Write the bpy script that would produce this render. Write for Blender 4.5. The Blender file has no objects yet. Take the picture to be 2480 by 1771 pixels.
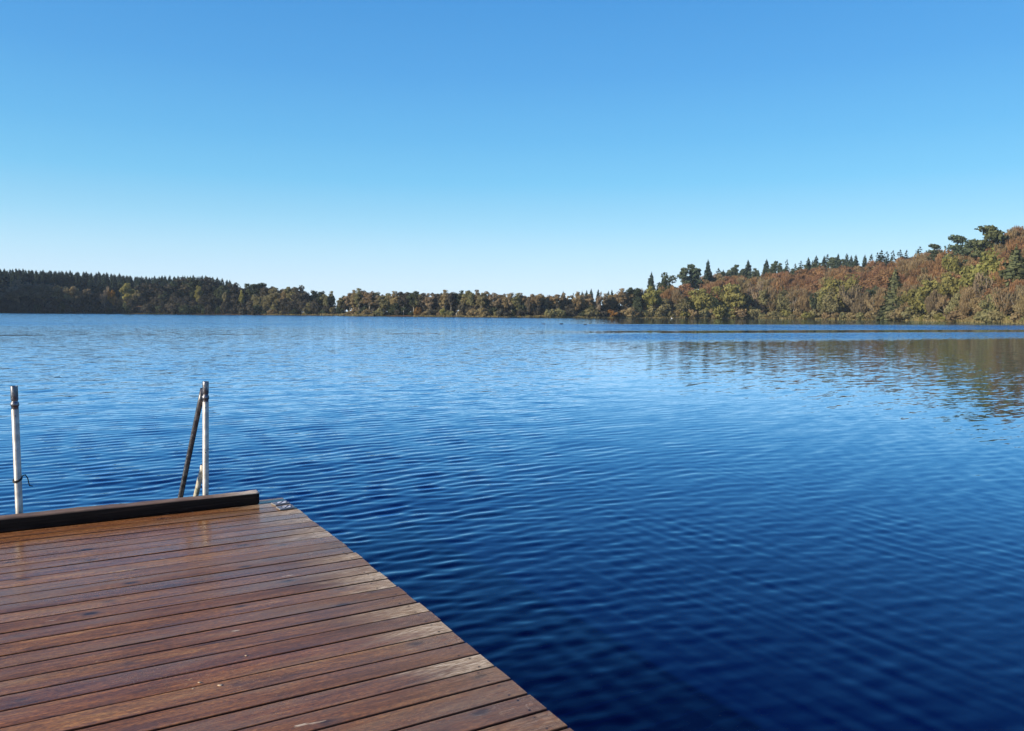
import bpy, math, random
import numpy as np
from mathutils import Matrix, Vector

random.seed(7)
RNG = np.random.default_rng(7)
scene = bpy.context.scene
COL = scene.collection
PI = math.pi

# ------------------------------------------------------------------ camera numbers
F, CW, CH = 1900.0, 2480.0, 1771.0
PITCH = math.atan((885.5 - 758.5) / F)
ROLL = math.atan(0.0075)
H_DECK = 1.60            # eye above the jetty boards
DECK_Z = 0.45            # boards above the lake (water is z = 0)
CAM_Z = DECK_Z + H_DECK
RM = Matrix.Rotation(PI / 2 - PITCH, 3, 'X') @ Matrix.Rotation(ROLL, 3, 'Z')


def ray(u, v):
    return RM @ Vector(((u - CW / 2) / F, -(v - CH / 2) / F, -1.0))


def at_z(u, v, z):
    """world point seen at photo pixel (u, v) lying at height z"""
    d = ray(u, v)
    t = (z - CAM_Z) / d.z
    return Vector((0, 0, CAM_Z)) + d * t


def at_y(u, v, y):
    d = ray(u, v)
    return Vector((0, 0, CAM_Z)) + d * (y / d.y)


def horizon(u):
    return 758.5 + (u - 1240) * 0.0075


# ------------------------------------------------------------------ helpers
class MB:
    def __init__(self):
        self.v, self.f, self.t, self.n = [], [], [], 0

    def add(self, verts, faces, tint=0.5):
        verts = [tuple(p) for p in verts]
        self.v.extend(verts)
        self.f.extend([tuple(i + self.n for i in f) for f in faces])
        self.t.extend([tint] * len(verts) if not hasattr(tint, '__len__') else list(tint))
        self.n += len(verts)

    def mesh(self, name, mat=None, smooth=False, tint=False):
        me = bpy.data.meshes.new(name)
        me.from_pydata(self.v, [], self.f)
        if tint:
            a = me.attributes.new('tint', 'FLOAT', 'POINT')
            a.data.foreach_set('value', np.array(self.t, dtype=np.float32))
        if smooth:
            me.polygons.foreach_set('use_smooth', [True] * len(me.polygons))
        if mat:
            me.materials.append(mat)
        me.update()
        return me


def link(name, data, parent=None, loc=None):
    o = bpy.data.objects.new(name, data)
    COL.objects.link(o)
    if parent:
        o.parent = parent
    if loc is not None:
        o.location = loc
    return o


def tag(o, label=None, cat=None, group=None, kind=None):
    if label:
        o['label'] = label
    if cat:
        o['category'] = cat
    if group:
        o['group'] = group
    if kind:
        o['kind'] = kind
    return o


def tube(mb, pts, radii, sides=12, cap=True, tint=0.5):
    pts = [Vector(p) for p in pts]
    verts, faces = [], []
    prev = None
    for i, p in enumerate(pts):
        d = (pts[min(i + 1, len(pts) - 1)] - pts[max(i - 1, 0)]).normalized()
        if prev is None:
            a = d.orthogonal().normalized()
        else:
            a = (prev - d * prev.dot(d))
            a = a.normalized() if a.length > 1e-6 else d.orthogonal().normalized()
        prev = a
        b = d.cross(a)
        for k in range(sides):
            an = 2 * PI * k / sides
            verts.append(p + (a * math.cos(an) + b * math.sin(an)) * radii[i])
    for i in range(len(pts) - 1):
        for k in range(sides):
            k2 = (k + 1) % sides
            faces.append((i * sides + k, i * sides + k2, (i + 1) * sides + k2, (i + 1) * sides + k))
    if cap:
        faces.append(tuple(reversed(range(sides))))
        faces.append(tuple(range((len(pts) - 1) * sides, len(pts) * sides)))
    mb.add(verts, faces, tint)


def lathe(mb, prof, base, axis, sides=20, tint=0.5):
    """profile of (radius, height) pairs along axis, ends left open"""
    axis = Vector(axis).normalized()
    a = axis.orthogonal().normalized()
    b = axis.cross(a)
    base = Vector(base)
    verts, faces = [], []
    for r, h in prof:
        for k in range(sides):
            an = 2 * PI * k / sides
            verts.append(base + axis * h + (a * math.cos(an) + b * math.sin(an)) * r)
    for i in range(len(prof) - 1):
        for k in range(sides):
            k2 = (k + 1) % sides
            faces.append((i * sides + k, i * sides + k2, (i + 1) * sides + k2, (i + 1) * sides + k))
    mb.add(verts, faces, tint)


# ------------------------------------------------------------------ material helpers
def new_mat(name):
    m = bpy.data.materials.new(name)
    m.use_nodes = True
    nt = m.node_tree
    nt.nodes.clear()
    return m, nt


class NT:
    """tiny node-tree writer"""
    def __init__(self, nt):
        self.nt = nt

    def n(self, typ, **kw):
        nd = self.nt.nodes.new(typ)
        for k, v in kw.items():
            setattr(nd, k, v)
        return nd

    def put(self, sock, val):
        if isinstance(val, bpy.types.NodeSocket):
            self.nt.links.new(val, sock)
        else:
            sock.default_value = val

    def math(self, op, a, b=0.0, c=0.0, clamp=False):
        nd = self.n('ShaderNodeMath', operation=op, use_clamp=clamp)
        for s, v in zip(nd.inputs, (a, b, c)):
            self.put(s, v)
        return nd.outputs[0]

    def vmath(self, op, a, b=(0, 0, 0)):
        nd = self.n('ShaderNodeVectorMath', operation=op)
        self.put(nd.inputs[0], a)
        if op == 'SCALE':
            self.put(nd.inputs['Scale'], b)
        else:
            self.put(nd.inputs[1], b)
        return nd.outputs[0]

    def comb(self, x, y, z):
        nd = self.n('ShaderNodeCombineXYZ')
        for s, v in zip(nd.inputs, (x, y, z)):
            self.put(s, v)
        return nd.outputs[0]

    def sep(self, v):
        nd = self.n('ShaderNodeSeparateXYZ')
        self.put(nd.inputs[0], v)
        return nd.outputs

    def noise(self, vec, scale=1.0, detail=2.0, rough=0.5, dist=0.0):
        nd = self.n('ShaderNodeTexNoise')
        self.put(nd.inputs['Vector'], vec)
        self.put(nd.inputs['Scale'], scale)
        nd.inputs['Detail'].default_value = detail
        nd.inputs['Roughness'].default_value = rough
        nd.inputs['Distortion'].default_value = dist
        return nd.outputs

    def smooth(self, x, lo, hi, a=0.0, b=1.0):
        nd = self.n('ShaderNodeMapRange', interpolation_type='SMOOTHSTEP')
        self.put(nd.inputs[0], x)
        for i, v in zip((1, 2, 3, 4), (lo, hi, a, b)):
            self.put(nd.inputs[i], v)
        return nd.outputs[0]

    def mix(self, fac, a, b, blend='MIX'):
        nd = self.n('ShaderNodeMix', data_type='RGBA', blend_type=blend)
        self.put(nd.inputs[0], fac)
        self.put(nd.inputs[6], a if isinstance(a, bpy.types.NodeSocket) else (*a, 1))
        self.put(nd.inputs[7], b if isinstance(b, bpy.types.NodeSocket) else (*b, 1))
        return nd.outputs[2]

    def ramp(self, fac, stops, interp='LINEAR'):
        nd = self.n('ShaderNodeValToRGB')
        cr = nd.color_ramp
        cr.interpolation = interp
        while len(cr.elements) < len(stops):
            cr.elements.new(0.5)
        for e, (p, c) in zip(cr.elements, stops):
            e.position = p
            e.color = (*c, 1)
        self.put(nd.inputs[0], fac)
        return nd.outputs[0]

    def bump(self, h, strength=0.3, dist=0.01):
        nd = self.n('ShaderNodeBump')
        nd.inputs['Strength'].default_value = strength
        nd.inputs['Distance'].default_value = dist
        self.put(nd.inputs['Height'], h)
        return nd.outputs[0]

    def attr(self, name):
        return self.n('ShaderNodeAttribute', attribute_name=name).outputs['Fac']

    def principled(self, color, rough=0.5, normal=None, metallic=0.0, ior=1.45, spec=0.5):
        nd = self.n('ShaderNodeBsdfPrincipled')
        self.put(nd.inputs['Base Color'], color if isinstance(color, bpy.types.NodeSocket) else (*color, 1))
        self.put(nd.inputs['Roughness'], rough)
        self.put(nd.inputs['Metallic'], metallic)
        self.put(nd.inputs['IOR'], ior)
        self.put(nd.inputs['Specular IOR Level'], spec)
        if normal is not None:
            self.put(nd.inputs['Normal'], normal)
        return nd.outputs[0]

    def out(self, sh):
        o = self.n('ShaderNodeOutputMaterial')
        self.nt.links.new(sh, o.inputs[0])


def lin(r, g, b):
    return tuple((c / 255 / 12.92 if c / 255 <= 0.04045 else ((c / 255 + 0.055) / 1.055) ** 2.4) for c in (r, g, b))


# ------------------------------------------------------------------ sky and sun
SUN_EL, SUN_AZ = math.radians(19.0), math.radians(-122.0)   # azimuth from +Y, clockwise
world = bpy.data.worlds.new("World")
scene.world = world
world.use_nodes = True
w = NT(world.node_tree)
bg = world.node_tree.nodes['Background']
sky = w.n('ShaderNodeTexSky', sky_type='NISHITA')
sky.sun_disc = False
sky.sun_elevation = SUN_EL
sky.sun_rotation = SUN_AZ
sky.air_density, sky.dust_density, sky.ozone_density = 1.0, 0.3, 2.0
geo = w.n('ShaderNodeNewGeometry')
dirz = w.sep(w.vmath('SCALE', geo.outputs['Incoming'], -1.0))[2]
elev = w.math('MULTIPLY', w.math('ARCSINE', dirz), 2 / PI, clamp=True)     # 0 horizon .. 1 zenith
SKY_STOPS = [(0.0, (220, 240, 253)), (2.1, (210, 237, 254)), (4.2, (190, 232, 254)), (6.3, (163, 222, 253)),
             (9.2, (129, 206, 250)), (12.1, (111, 191, 245)), (16.4, (93, 172, 237)), (21.7, (78, 156, 226)),
             (32, (42, 110, 204)), (45, (22, 74, 172)), (65, (11, 48, 140)), (90, (8, 38, 120))]
ramp = w.ramp(elev, [(d / 90.0, lin(*c)) for d, c in SKY_STOPS], 'LINEAR')
# the sky texture sets how the brightness runs round the compass and to the sun
lum = w.n('ShaderNodeRGBToBW')
w.put(lum.inputs[0], sky.outputs[0])
ref = w.ramp(elev, [(0.0, (0.33, 0.33, 0.33)), (0.08, (0.42, 0.42, 0.42)), (0.15, (0.32, 0.32, 0.32)), (0.25, (0.21, 0.21, 0.21)), (0.5, (0.13, 0.13, 0.13)), (1.0, (0.11, 0.11, 0.11))])
refb = w.n('ShaderNodeRGBToBW')
w.put(refb.inputs[0], ref)
ratio = w.math('DIVIDE', w.math('MULTIPLY', lum.outputs[0], 0.1), refb.outputs[0])
gain = w.math('MINIMUM', w.math('MAXIMUM', w.math('POWER', ratio, 0.18), 0.85), 1.15)
skycol = w.vmath('SCALE', ramp, w.math('MULTIPLY', gain, 10.0))
w.put(bg.inputs[0], skycol)
bg.inputs[1].default_value = 0.0637

sun_data = bpy.data.lights.new('sun', 'SUN')
sun_data.energy = 5.0
sun_data.angle = math.radians(0.53)
sun_data.color = (1.0, 0.87, 0.68)
sun = link('sun', sun_data)
to_sun = Vector((math.sin(SUN_AZ) * math.cos(SUN_EL), math.cos(SUN_AZ) * math.cos(SUN_EL), math.sin(SUN_EL)))
sun.rotation_euler = to_sun.to_track_quat('Z', 'Y').to_euler()
sun.location = (-30, -15, 20)

cam_data = bpy.data.cameras.new('camera')
cam_data.sensor_width = 36
cam_data.lens = F / CW * 36
cam_data.clip_start, cam_data.clip_end = 0.05, 20000
cam = link('camera', cam_data)
cam.matrix_world = Matrix.Translation((0, 0, CAM_Z)) @ RM.to_4x4()
scene.camera = cam
scene.view_settings.view_transform = 'Standard'
scene.view_settings.look = 'None'
scene.view_settings.exposure = 0.65
scene.view_settings.gamma = 1.0
scene.cycles.max_bounces = 6
scene.cycles.transparent_max_bounces = 8
scene.cycles.sample_clamp_indirect = 4.0

# ------------------------------------------------------------------ the jetty's own frame
ANG = math.radians(29.8)
T = Vector((math.cos(ANG), math.sin(ANG), 0))      # along the boards, to the open edge
N = Vector((-math.sin(ANG), math.cos(ANG), 0))     # across the boards, to the far end


def deck_pt(a, n, z=DECK_Z):
    p = T * a + N * n
    return Vector((p.x, p.y, z))


# ------------------------------------------------------------------ shore and terrain
SH_U = np.array([-3200, -2200, -1500, -1000, -400, 0, 300, 620, 900, 1220, 1500, 1820, 2000, 2100, 2280, 2480, 2800, 3500, 4600, 6000.])
SH_Y = np.array([120, 200, 255, 310, 400, 455, 455, 455, 410, 380, 400, 415, 390, 365, 300, 236, 190, 140, 100, 70.])


def shore(u):
    return np.interp(u, SH_U, SH_Y)


HL_U = [-3200, -1500, -1000, -500, -150, 0, 350, 500, 640, 760]
HL_H = [40, 56, 60, 54, 20, 18, 13.5, 8, 1.0, 0]
LS_U, LS_S, LS_L = [-1000, -500, -150, 0, 600], [2, 3, 18, 28, 30], [38, 40, 110, 125, 110]
HR_U = [1470, 1560, 1640, 1740, 1900, 2189, 2480, 2800, 3500, 6000]
HR_H = [0, 3, 9, 16, 20.5, 25.5, 31, 36, 42, 45]


def smooth01(x):
    x = np.clip(x, 0, 1)
    return x * x * (3 - 2 * x)


def ground_z(x, y):
    x, y = np.asarray(x, float), np.asarray(y, float)
    u = 1240 + 1900 * x / np.maximum(y, 1)
    s = y - shore(u)
    base = np.interp(s, [-20, -3, 0, 2, 6, 60], [-2.5, -0.5, -0.02, 0.3, 0.5, 0.9])
    hl = np.interp(u, HL_U, HL_H) * smooth01((s - np.interp(u, LS_U, LS_S)) / np.interp(u, LS_U, LS_L))
    hr = np.interp(u, HR_U, HR_H) * smooth01((s - 3) / 105.0)
    bump = 0.5 * np.sin(x * 0.11 + 1.3) * np.sin(y * 0.09) * smooth01((s - 8) / 30)
    return base + hl + hr + bump


def build_land():
    us = np.concatenate([np.arange(-3200, -200, 60), np.arange(-200, 2700, 12), np.arange(2700, 6001, 60)])
    ss = np.array([-20, -3, -1, 0, 0.7, 1.5, 3, 5, 8, 12, 17, 23, 30, 38, 46, 55, 65, 75, 86, 98, 110, 125, 140, 160, 190, 240, 330, 430.])
    U, S = np.meshgrid(us, ss, indexing='ij')
    wig = 1.2 * np.sin(U * 0.031) + 0.8 * np.sin(U * 0.083 + 2)
    Y = shore(U) + S + wig * np.exp(-np.abs(S) / 8)
    X = (U - 1240) / 1900 * Y
    Z = ground_z(X, Y)
    v = np.stack([X, Y, Z], -1).reshape(-1, 3)
    nu, ns = U.shape
    i = np.arange(nu - 1)[:, None] * ns + np.arange(ns - 1)[None]
    f = np.stack([i, i + ns, i + ns + 1, i + 1], -1).reshape(-1, 4)
    me = bpy.data.meshes.new('shore_land')
    me.from_pydata(v.tolist(), [], f.tolist())
    me.polygons.foreach_set('use_smooth', [True] * len(me.polygons))
    m, nt = new_mat('forest_floor')
    g = NT(nt)
    pos = g.n('ShaderNodeNewGeometry').outputs['Position']
    a = g.noise(pos, 0.35, 5, 0.6)[0]
    b = g.noise(pos, 0.06, 3)[0]
    c = g.ramp(a, [(0.3, (0.070, 0.042, 0.020)), (0.5, (0.130, 0.075, 0.036)), (0.7, (0.150, 0.110, 0.050))])
    c = g.mix(g.smooth(b, 0.4, 0.65), c, (0.05, 0.055, 0.02))
    g.out(g.principled(c, 0.9, g.bump(a, 0.6, 0.5), spec=0.1))
    me.materials.append(m)
    tag(link('shore_land', me), kind='structure')


build_land()


# ------------------------------------------------------------------ the lake
def build_water():
    fan = math.radians(43)
    th = np.concatenate([np.linspace(-PI, -fan, 40)[:-1], np.linspace(-fan, fan, 600), np.linspace(fan, PI, 40)[1:]])
    r_near = np.linspace(0.4, 2.3, 8)[:-1]
    r_mid = 2.3 * np.exp(np.arange(0, math.log(60 / 2.3), 0.0033))
    r_far = np.exp(np.linspace(math.log(61), math.log(1400), 50))
    rr = np.concatenate([r_near, r_mid, r_far])
    TH, R = np.meshgrid(th, rr, indexing='ij')
    X, Y = R * np.sin(TH), R * np.cos(TH)
    Z = np.zeros_like(X)
    rng = np.random.default_rng(21)
    cell = R * 0.0034

    def comp(lam, ang, slope, env=1.0):
        k = 2 * PI / lam
        fade = np.clip(lam / (3.2 * cell) - 1.0, 0, 1)
        ph = rng.uniform(0, 2 * PI)
        return env * fade * (slope / k) * np.sin(k * (X * math.cos(ang) + Y * math.sin(ang)) + ph)

    # slow envelopes so that the ripples come in groups
    e1 = 0.9 + 0.14 * np.sin(0.9 * X + 0.5 * Y + 1) * np.sin(0.35 * X - 0.8 * Y) + 0.12 * np.sin(0.31 * X + 0.23 * Y)
    e2 = 0.9 + 0.18 * np.sin(-0.7 * X + 0.75 * Y + 2.2) * np.sin(0.5 * X + 0.6 * Y + 0.4)
    az = X / np.maximum(Y, 0.5)
    left = smooth01((0.42 - az) / 0.75)
    near_lull = smooth01((R - 2.5) / 6.0)
    amp = (0.32 + 0.68 * left) * (0.40 + 0.60 * near_lull)
    for i in range(70):
        lam = math.exp(rng.uniform(math.log(0.065), math.log(0.30)))
        a = math.radians(121 + rng.normal(0, 22 if lam < 0.16 else 13))
        sl = 0.0172 * (1.1 if 0.12 < lam < 0.30 else 0.8)
        Z += comp(lam, a, sl, amp * (e1 if i % 2 else e2))
    for i in range(10):
        lam = math.exp(rng.uniform(math.log(0.8), math.log(2.4)))
        Z += comp(lam, math.radians(114 + rng.normal(0, 14)), 0.0042, amp)
    rmask = smooth01((az - 0.12) / 0.35) * smooth01((R - 5.0) / 6.0)
    for i in range(16):
        lam = math.exp(rng.uniform(math.log(0.16), math.log(0.9)))
        Z += comp(lam, math.radians(158 + rng.normal(0, 13)), 0.010, rmask * (e1 if i % 2 else e2))
    # long thin crests running out from the jetty side, right and near
    bmask = smooth01((az + 0.12) / 0.3) * np.exp(-((R - 6.2) / 4.2) ** 2)
    for i in range(10):
        lam = rng.uniform(0.075, 0.22)
        a = math.radians(31 + rng.normal(0, 3.2))
        e = 0.6 + 0.6 * np.sin(2.3 * (X * math.cos(a) + Y * math.sin(a)) + rng.uniform(0, 6)) * np.sin(0.5 * X - 0.3 * Y + rng.uniform(0, 6))
        Z += comp(lam, a, 0.0135, bmask * e)
    v = np.stack([X, Y, Z], -1).reshape(-1, 3).astype(np.float32)
    nt_, nr = X.shape
    i = (np.arange(nt_ - 1)[:, None] * nr + np.arange(nr - 1)[None]).reshape(-1)
    f = np.stack([i, i + 1, i + nr + 1, i + nr], -1).astype(np.int32)
    me = bpy.data.meshes.new('lake_water')
    me.vertices.add(len(v))
    me.vertices.foreach_set('co', v.reshape(-1))
    me.loops.add(f.size)
    me.loops.foreach_set('vertex_index', f.reshape(-1))
    me.polygons.add(len(f))
    me.polygons.foreach_set('loop_start', np.arange(0, f.size, 4, dtype=np.int32))
    me.polygons.foreach_set('use_smooth', np.ones(len(f), dtype=bool))
    me.update(calc_edges=True)
    if me.polygons[1000].normal.z < 0:
        me.flip_normals()

    m, nt = new_mat('lake_water')
    g = NT(nt)
    gm = g.n('ShaderNodeNewGeometry')
    pos, nor = gm.outputs['Position'], gm.outputs['Normal']
    px, py, _ = g.sep(pos)
    r = g.math('SQRT', g.math('ADD', g.math('MULTIPLY', px, px), g.math('MULTIPLY', py, py)))
    azn = g.math('DIVIDE', px, g.math('MAXIMUM', py, 1.0))
    right = g.smooth(azn, 0.0, 0.16)
    # distance across the wind lanes that cross the lake
    lanes = g.noise(g.comb(g.math('MULTIPLY', px, 0.020), g.math('MULTIPLY', py, 0.012), 0.0), 1.0, 3)[0]
    wob = g.math('MULTIPLY', g.math('SUBTRACT', lanes, 0.5), 4.0)
    d = g.math('ADD', g.math('ADD', g.math('MULTIPLY', g.math('SUBTRACT', px, 2.5), -0.39),
                             g.math('MULTIPLY', g.math('SUBTRACT', py, 79.5), 0.92)), wob)

    def band(lo, hi, soft):
        return g.math('MULTIPLY', g.smooth(d, lo - soft, lo + soft), g.smooth(d, hi - soft, hi + soft, 1.0, 0.0))

    calm_far = g.math('MULTIPLY', g.smooth(d, 58, 72), right)
    slick = band(-0.5, 8.0, 1.5)
    ruff1 = band(-21, -1, 5.0)
    ruff2 = band(11.5, 62, 2.5)
    left_amp = 0.075
    # right-hand side: calm except in the ruffled lanes
    ra = g.math('ADD', 0.031, g.math('ADD', g.math('MULTIPLY', ruff1, 0.15), g.math('MULTIPLY', ruff2, 0.20)))
    ra = g.math('ADD', ra, g.math('MULTIPLY', calm_far, -0.012))
    la = g.math('ADD', left_amp, g.math('MULTIPLY', g.smooth(d, 4.0, 60.0), 0.075))
    mixA = g.math('ADD', g.math('MULTIPLY', ra, right), g.math('MULTIPLY', la, g.math('SUBTRACT', 1.0, right)))
    gust = g.noise(g.comb(g.math('MULTIPLY', px, 0.05), g.math('MULTIPLY', py, 0.03), 3.0), 1.0, 4, 0.6)[0]
    mixA = g.math('MULTIPLY', mixA, g.smooth(gust, 0.25, 0.75, 0.8, 1.2))
    brk = g.smooth(g.noise(g.comb(g.math('MULTIPLY', px, 0.22), g.math('MULTIPLY', py, 0.10), 9.0), 1.0, 3)[0], 0.42, 0.56)
    m1 = g.math('MULTIPLY', band(-0.5, 11.0, 1.8), g.math('MAXIMUM', g.smooth(azn, 0.12, 0.36), g.math('MULTIPLY', brk, g.smooth(azn, 0.0, 0.16))))
    m2 = g.math('MULTIPLY', g.math('MULTIPLY', band(54.0, 58.0, 1.0), g.smooth(azn, 0.08, 0.30)), 0.8)
    m3 = g.math('MULTIPLY', g.math('MULTIPLY', band(-1.2, 2.2, 0.8), g.smooth(azn, 0.0, 0.1, 1.0, 0.0)), brk)
    mm = g.math('MAXIMUM', m1, g.math('MAXIMUM', m2, g.math('MULTIPLY', m3, 0.85)))
    mixA = g.math('ADD', g.math('MULTIPLY', mixA, g.math('SUBTRACT', 1.0, mm)), g.math('MULTIPLY', mm, 0.011))
    dist_in = g.smooth(r, 5.0, 34.0, 0.30, 1.0)
    A = g.math('MULTIPLY', mixA, dist_in)
    # slope fields: anisotropic noise in lake coordinates, crests about 20 deg to the shore
    ca, sa = math.cos(math.radians(29)), math.sin(math.radians(29))
    qx = g.math('ADD', g.math('MULTIPLY', px, ca), g.math('MULTIPLY', py, sa))
    qy = g.math('SUBTRACT', g.math('MULTIPLY', py, ca), g.math('MULTIPLY', px, sa))

    def slope(sx, sy, z0, detail):
        c = g.noise(g.comb(g.math('MULTIPLY', qx, sx), g.math('MULTIPLY', qy, sy), z0), 1.0, detail, 0.6)[1]
        s3 = g.vmath('SUBTRACT', c, (0.5, 0.5, 0.5))
        return g.vmath('MULTIPLY', s3, (1.0, 2.0, 0.0))

    s1 = slope(1.6, 6.0, 0.0, 3)
    s2 = slope(1.0, 2.4, 7.0, 4)
    s3_ = slope(6.0, 18.0, 4.0, 2)
    sl = g.vmath('ADD', g.vmath('ADD', g.vmath('SCALE', s1, 2.3), g.vmath('SCALE', s2, 0.75)), g.vmath('SCALE', s3_, 1.3))
    off = g.vmath('SCALE', g.vmath('ADD', sl, g.comb(0.0, g.math('MULTIPLY', A, -2.4), 0.0)), A)
    nn = g.vmath('NORMALIZE', g.vmath('ADD', nor, off))
    body = g.n('ShaderNodeBsdfDiffuse')
    body.inputs[0].default_value = (0.0002, 0.0024, 0.036, 1)
    gl = g.n('ShaderNodeBsdfGlossy')
    gl.inputs['Color'].default_value = (0.55, 0.76, 1.0, 1)
    gl.inputs['Roughness'].default_value = 0.03
    fr = g.n('ShaderNodeFresnel')
    fr.inputs['IOR'].default_value = 1.333
    for nd in (gl, fr):
        g.put(nd.inputs['Normal'], nn)
    g.put(gl.inputs['Color'], g.mix(g.smooth(fr.outputs[0], 0.25, 0.75), (0.44, 0.72, 1.0), (0.70, 0.83, 1.0)))
    mx = g.n('ShaderNodeMixShader')
    g.put(mx.inputs[0], g.math('MULTIPLY_ADD', fr.outputs[0], 1.75, -0.075, clamp=True))
    g.nt.links.new(body.outputs[0], mx.inputs[1])
    g.nt.links.new(gl.outputs[0], mx.inputs[2])
    g.out(mx.outputs[0])
    me.materials.append(m)
    tag(link('lake_water', me), kind='structure')


build_water()


# ------------------------------------------------------------------ wood materials
def deck_material():
    m, nt = new_mat('wet_deck_wood')
    g = NT(nt)
    obj = g.n('ShaderNodeTexCoord').outputs['Object']
    x, y, z = g.sep(obj)
    pid, pv, pe = g.attr('pid'), g.attr('pv'), g.attr('pe')
    wn = g.n('ShaderNodeTexWhiteNoise', noise_dimensions='1D')
    g.put(wn.inputs['W'], pid)
    r1, r2, r3 = g.sep(wn.outputs['Color'])
    off = g.math('MULTIPLY', pid, 7.31)
    xo = g.math('ADD', x, off)
    warp = g.math('MULTIPLY', g.math('SUBTRACT', g.noise(g.comb(g.math('MULTIPLY', xo, 2.0), g.math('MULTIPLY', y, 9.0), off), 1.0, 2)[0], 0.5), 0.05)
    yw = g.math('ADD', y, warp)
    fine = g.noise(g.comb(g.math('MULTIPLY', xo, 16.0), g.math('MULTIPLY', yw, 190.0), off), 1.0, 4, 0.65)[0]
    grain = g.noise(g.comb(g.math('MULTIPLY', xo, 3.2), g.math('MULTIPLY', yw, 48.0), off), 1.0, 6, 0.68)[0]
    blot = g.noise(g.comb(g.math('MULTIPLY', xo, 1.3), g.math('MULTIPLY', y, 7.0), off), 1.0, 4, 0.55)[0]
    base = g.ramp(g.math('ADD', g.math('MULTIPLY', grain, 0.55), g.math('MULTIPLY', blot, 0.45)),
                  [(0.36, (0.110, 0.037, 0.008)), (0.46, (0.285, 0.104, 0.022)), (0.53, (0.400, 0.160, 0.036)), (0.64, (0.580, 0.290, 0.080))])
    base = g.mix(g.smooth(fine, 0.38, 0.62, 0.45, 0.0), base, (0.06, 0.026, 0.013))
    fleck = g.noise(g.comb(g.math('MULTIPLY', xo, 42.0), g.math('MULTIPLY', yw, 150.0), g.math('ADD', off, 5.0)), 1.0, 4, 0.7)[0]
    base = g.vmath('SCALE', base, g.smooth(fleck, 0.32, 0.68, 0.55, 1.60))
    tone = g.ramp(r1, [(0.0, (0.66, 0.56, 0.60)), (0.2, (0.88, 0.84, 0.82)), (0.55, (1.0, 1.0, 1.0)), (0.8, (1.12, 1.16, 1.05)), (1.0, (1.05, 0.95, 0.85))])
    base = g.mix(1.0, base, tone, 'MULTIPLY')
    base = g.mix(0.16, base, g.mix(grain, (0.13, 0.095, 0.085), (0.26, 0.20, 0.18)))
    # greyed, algae-worn areas
    grey = g.smooth(g.math('ADD', blot, g.math('MULTIPLY', r2, 0.18)), 0.56, 0.78)
    base = g.mix(g.math('MULTIPLY', grey, 0.55), base, (0.155, 0.105, 0.075))
    # knots and bluish stains
    vo = g.n('ShaderNodeTexVoronoi', feature='F1')
    g.put(vo.inputs['Vector'], g.comb(g.math('MULTIPLY', xo, 3.4), g.math('MULTIPLY', yw, 8.5), off))
    vo.inputs['Scale'].default_value = 1.0
    kd = g.math('ADD', vo.outputs['Distance'], g.math('MULTIPLY', g.math('SUBTRACT', fine, 0.5), 0.10))
    pick = g.math('GREATER_THAN', g.sep(vo.outputs['Color'])[0], 0.50)
    knot = g.math('MULTIPLY', g.smooth(kd, 0.07, 0.19, 1.0, 0.0), pick)
    stain = g.math('MULTIPLY', g.smooth(kd, 0.10, 0.40, 1.0, 0.0), pick)
    base = g.mix(g.math('MULTIPLY', stain, 0.45), base, (0.105, 0.070, 0.062))
    base = g.mix(g.math('MULTIPLY', knot, 0.9), base, (0.020, 0.016, 0.024))
    # dark splits along the grain
    split = g.noise(g.comb(g.math('MULTIPLY', xo, 0.9), g.math('MULTIPLY', yw, 38.0), g.math('ADD', off, 3.0)), 1.0, 2)[0]
    base = g.mix(g.smooth(split, 0.68, 0.73, 0.0, 0.7), base, (0.035, 0.016, 0.012))
    # bleached, worn-bare board ends and a few bare patches
    wear_n = g.noise(g.comb(g.math('MULTIPLY', xo, 3.0), g.math('MULTIPLY', y, 16.0), off), 1.0, 4, 0.6)[0]
    endw = g.smooth(g.math('ADD', pe, g.math('MULTIPLY', wear_n, -0.7)), -0.35, 0.12, 1.0, 0.0)
    lucky = g.smooth(r3, 0.58, 0.85)
    wear = g.math('MULTIPLY', endw, lucky)
    bare = g.math('MULTIPLY', g.smooth(g.noise(g.comb(g.math('MULTIPLY', xo, 2.2), g.math('MULTIPLY', y, 12.0), 11.0), 1.0, 3, 0.7)[0], 0.69, 0.72), g.smooth(fine, 0.40, 0.52))
    pale = g.ramp(fine, [(0.38, (0.22, 0.14, 0.075)), (0.5, (0.50, 0.37, 0.22)), (0.6, (0.80, 0.67, 0.47))])
    # a general olive weathering toward the board ends
    base = g.mix(g.smooth(pe, 0.0, 1.1, 0.42, 0.0), base, g.mix(grain, (0.10, 0.066, 0.032), (0.27, 0.17, 0.085)))
    base = g.mix(g.math('MAXIMUM', wear, g.math('MULTIPLY', bare, 0.9)), base, pale)
    # pine litter: scattered tiny pale crumbs and needles
    lit = g.noise(g.comb(g.math('MULTIPLY', x, 60.0), g.math('MULTIPLY', y, 85.0), 0.0), 1.0, 3, 0.7, 1.5)[0]
    patch = g.smooth(g.noise(obj, 1.6, 3)[0], 0.46, 0.66)
    litm = g.math('MULTIPLY', g.smooth(lit, 0.57, 0.63), patch)
    base = g.mix(g.math('MULTIPLY', litm, 0.75), base, (0.46, 0.28, 0.15))
    # two nail heads near each board end
    nx = g.math('SUBTRACT', pe, 0.085)
    nx2 = g.math('ADD', nx, g.math('MULTIPLY', g.math('SUBTRACT', r2, 0.5), 0.06))
    ny = g.math('SUBTRACT', g.math('ABSOLUTE', pv), 0.047)
    nail = g.math('SQRT', g.math('ADD', g.math('MULTIPLY', nx2, nx2), g.math('MULTIPLY', ny, ny)))
    base = g.mix(g.smooth(nail, 0.004, 0.009, 0.9, 0.0), base, (0.012, 0.010, 0.012))
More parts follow.
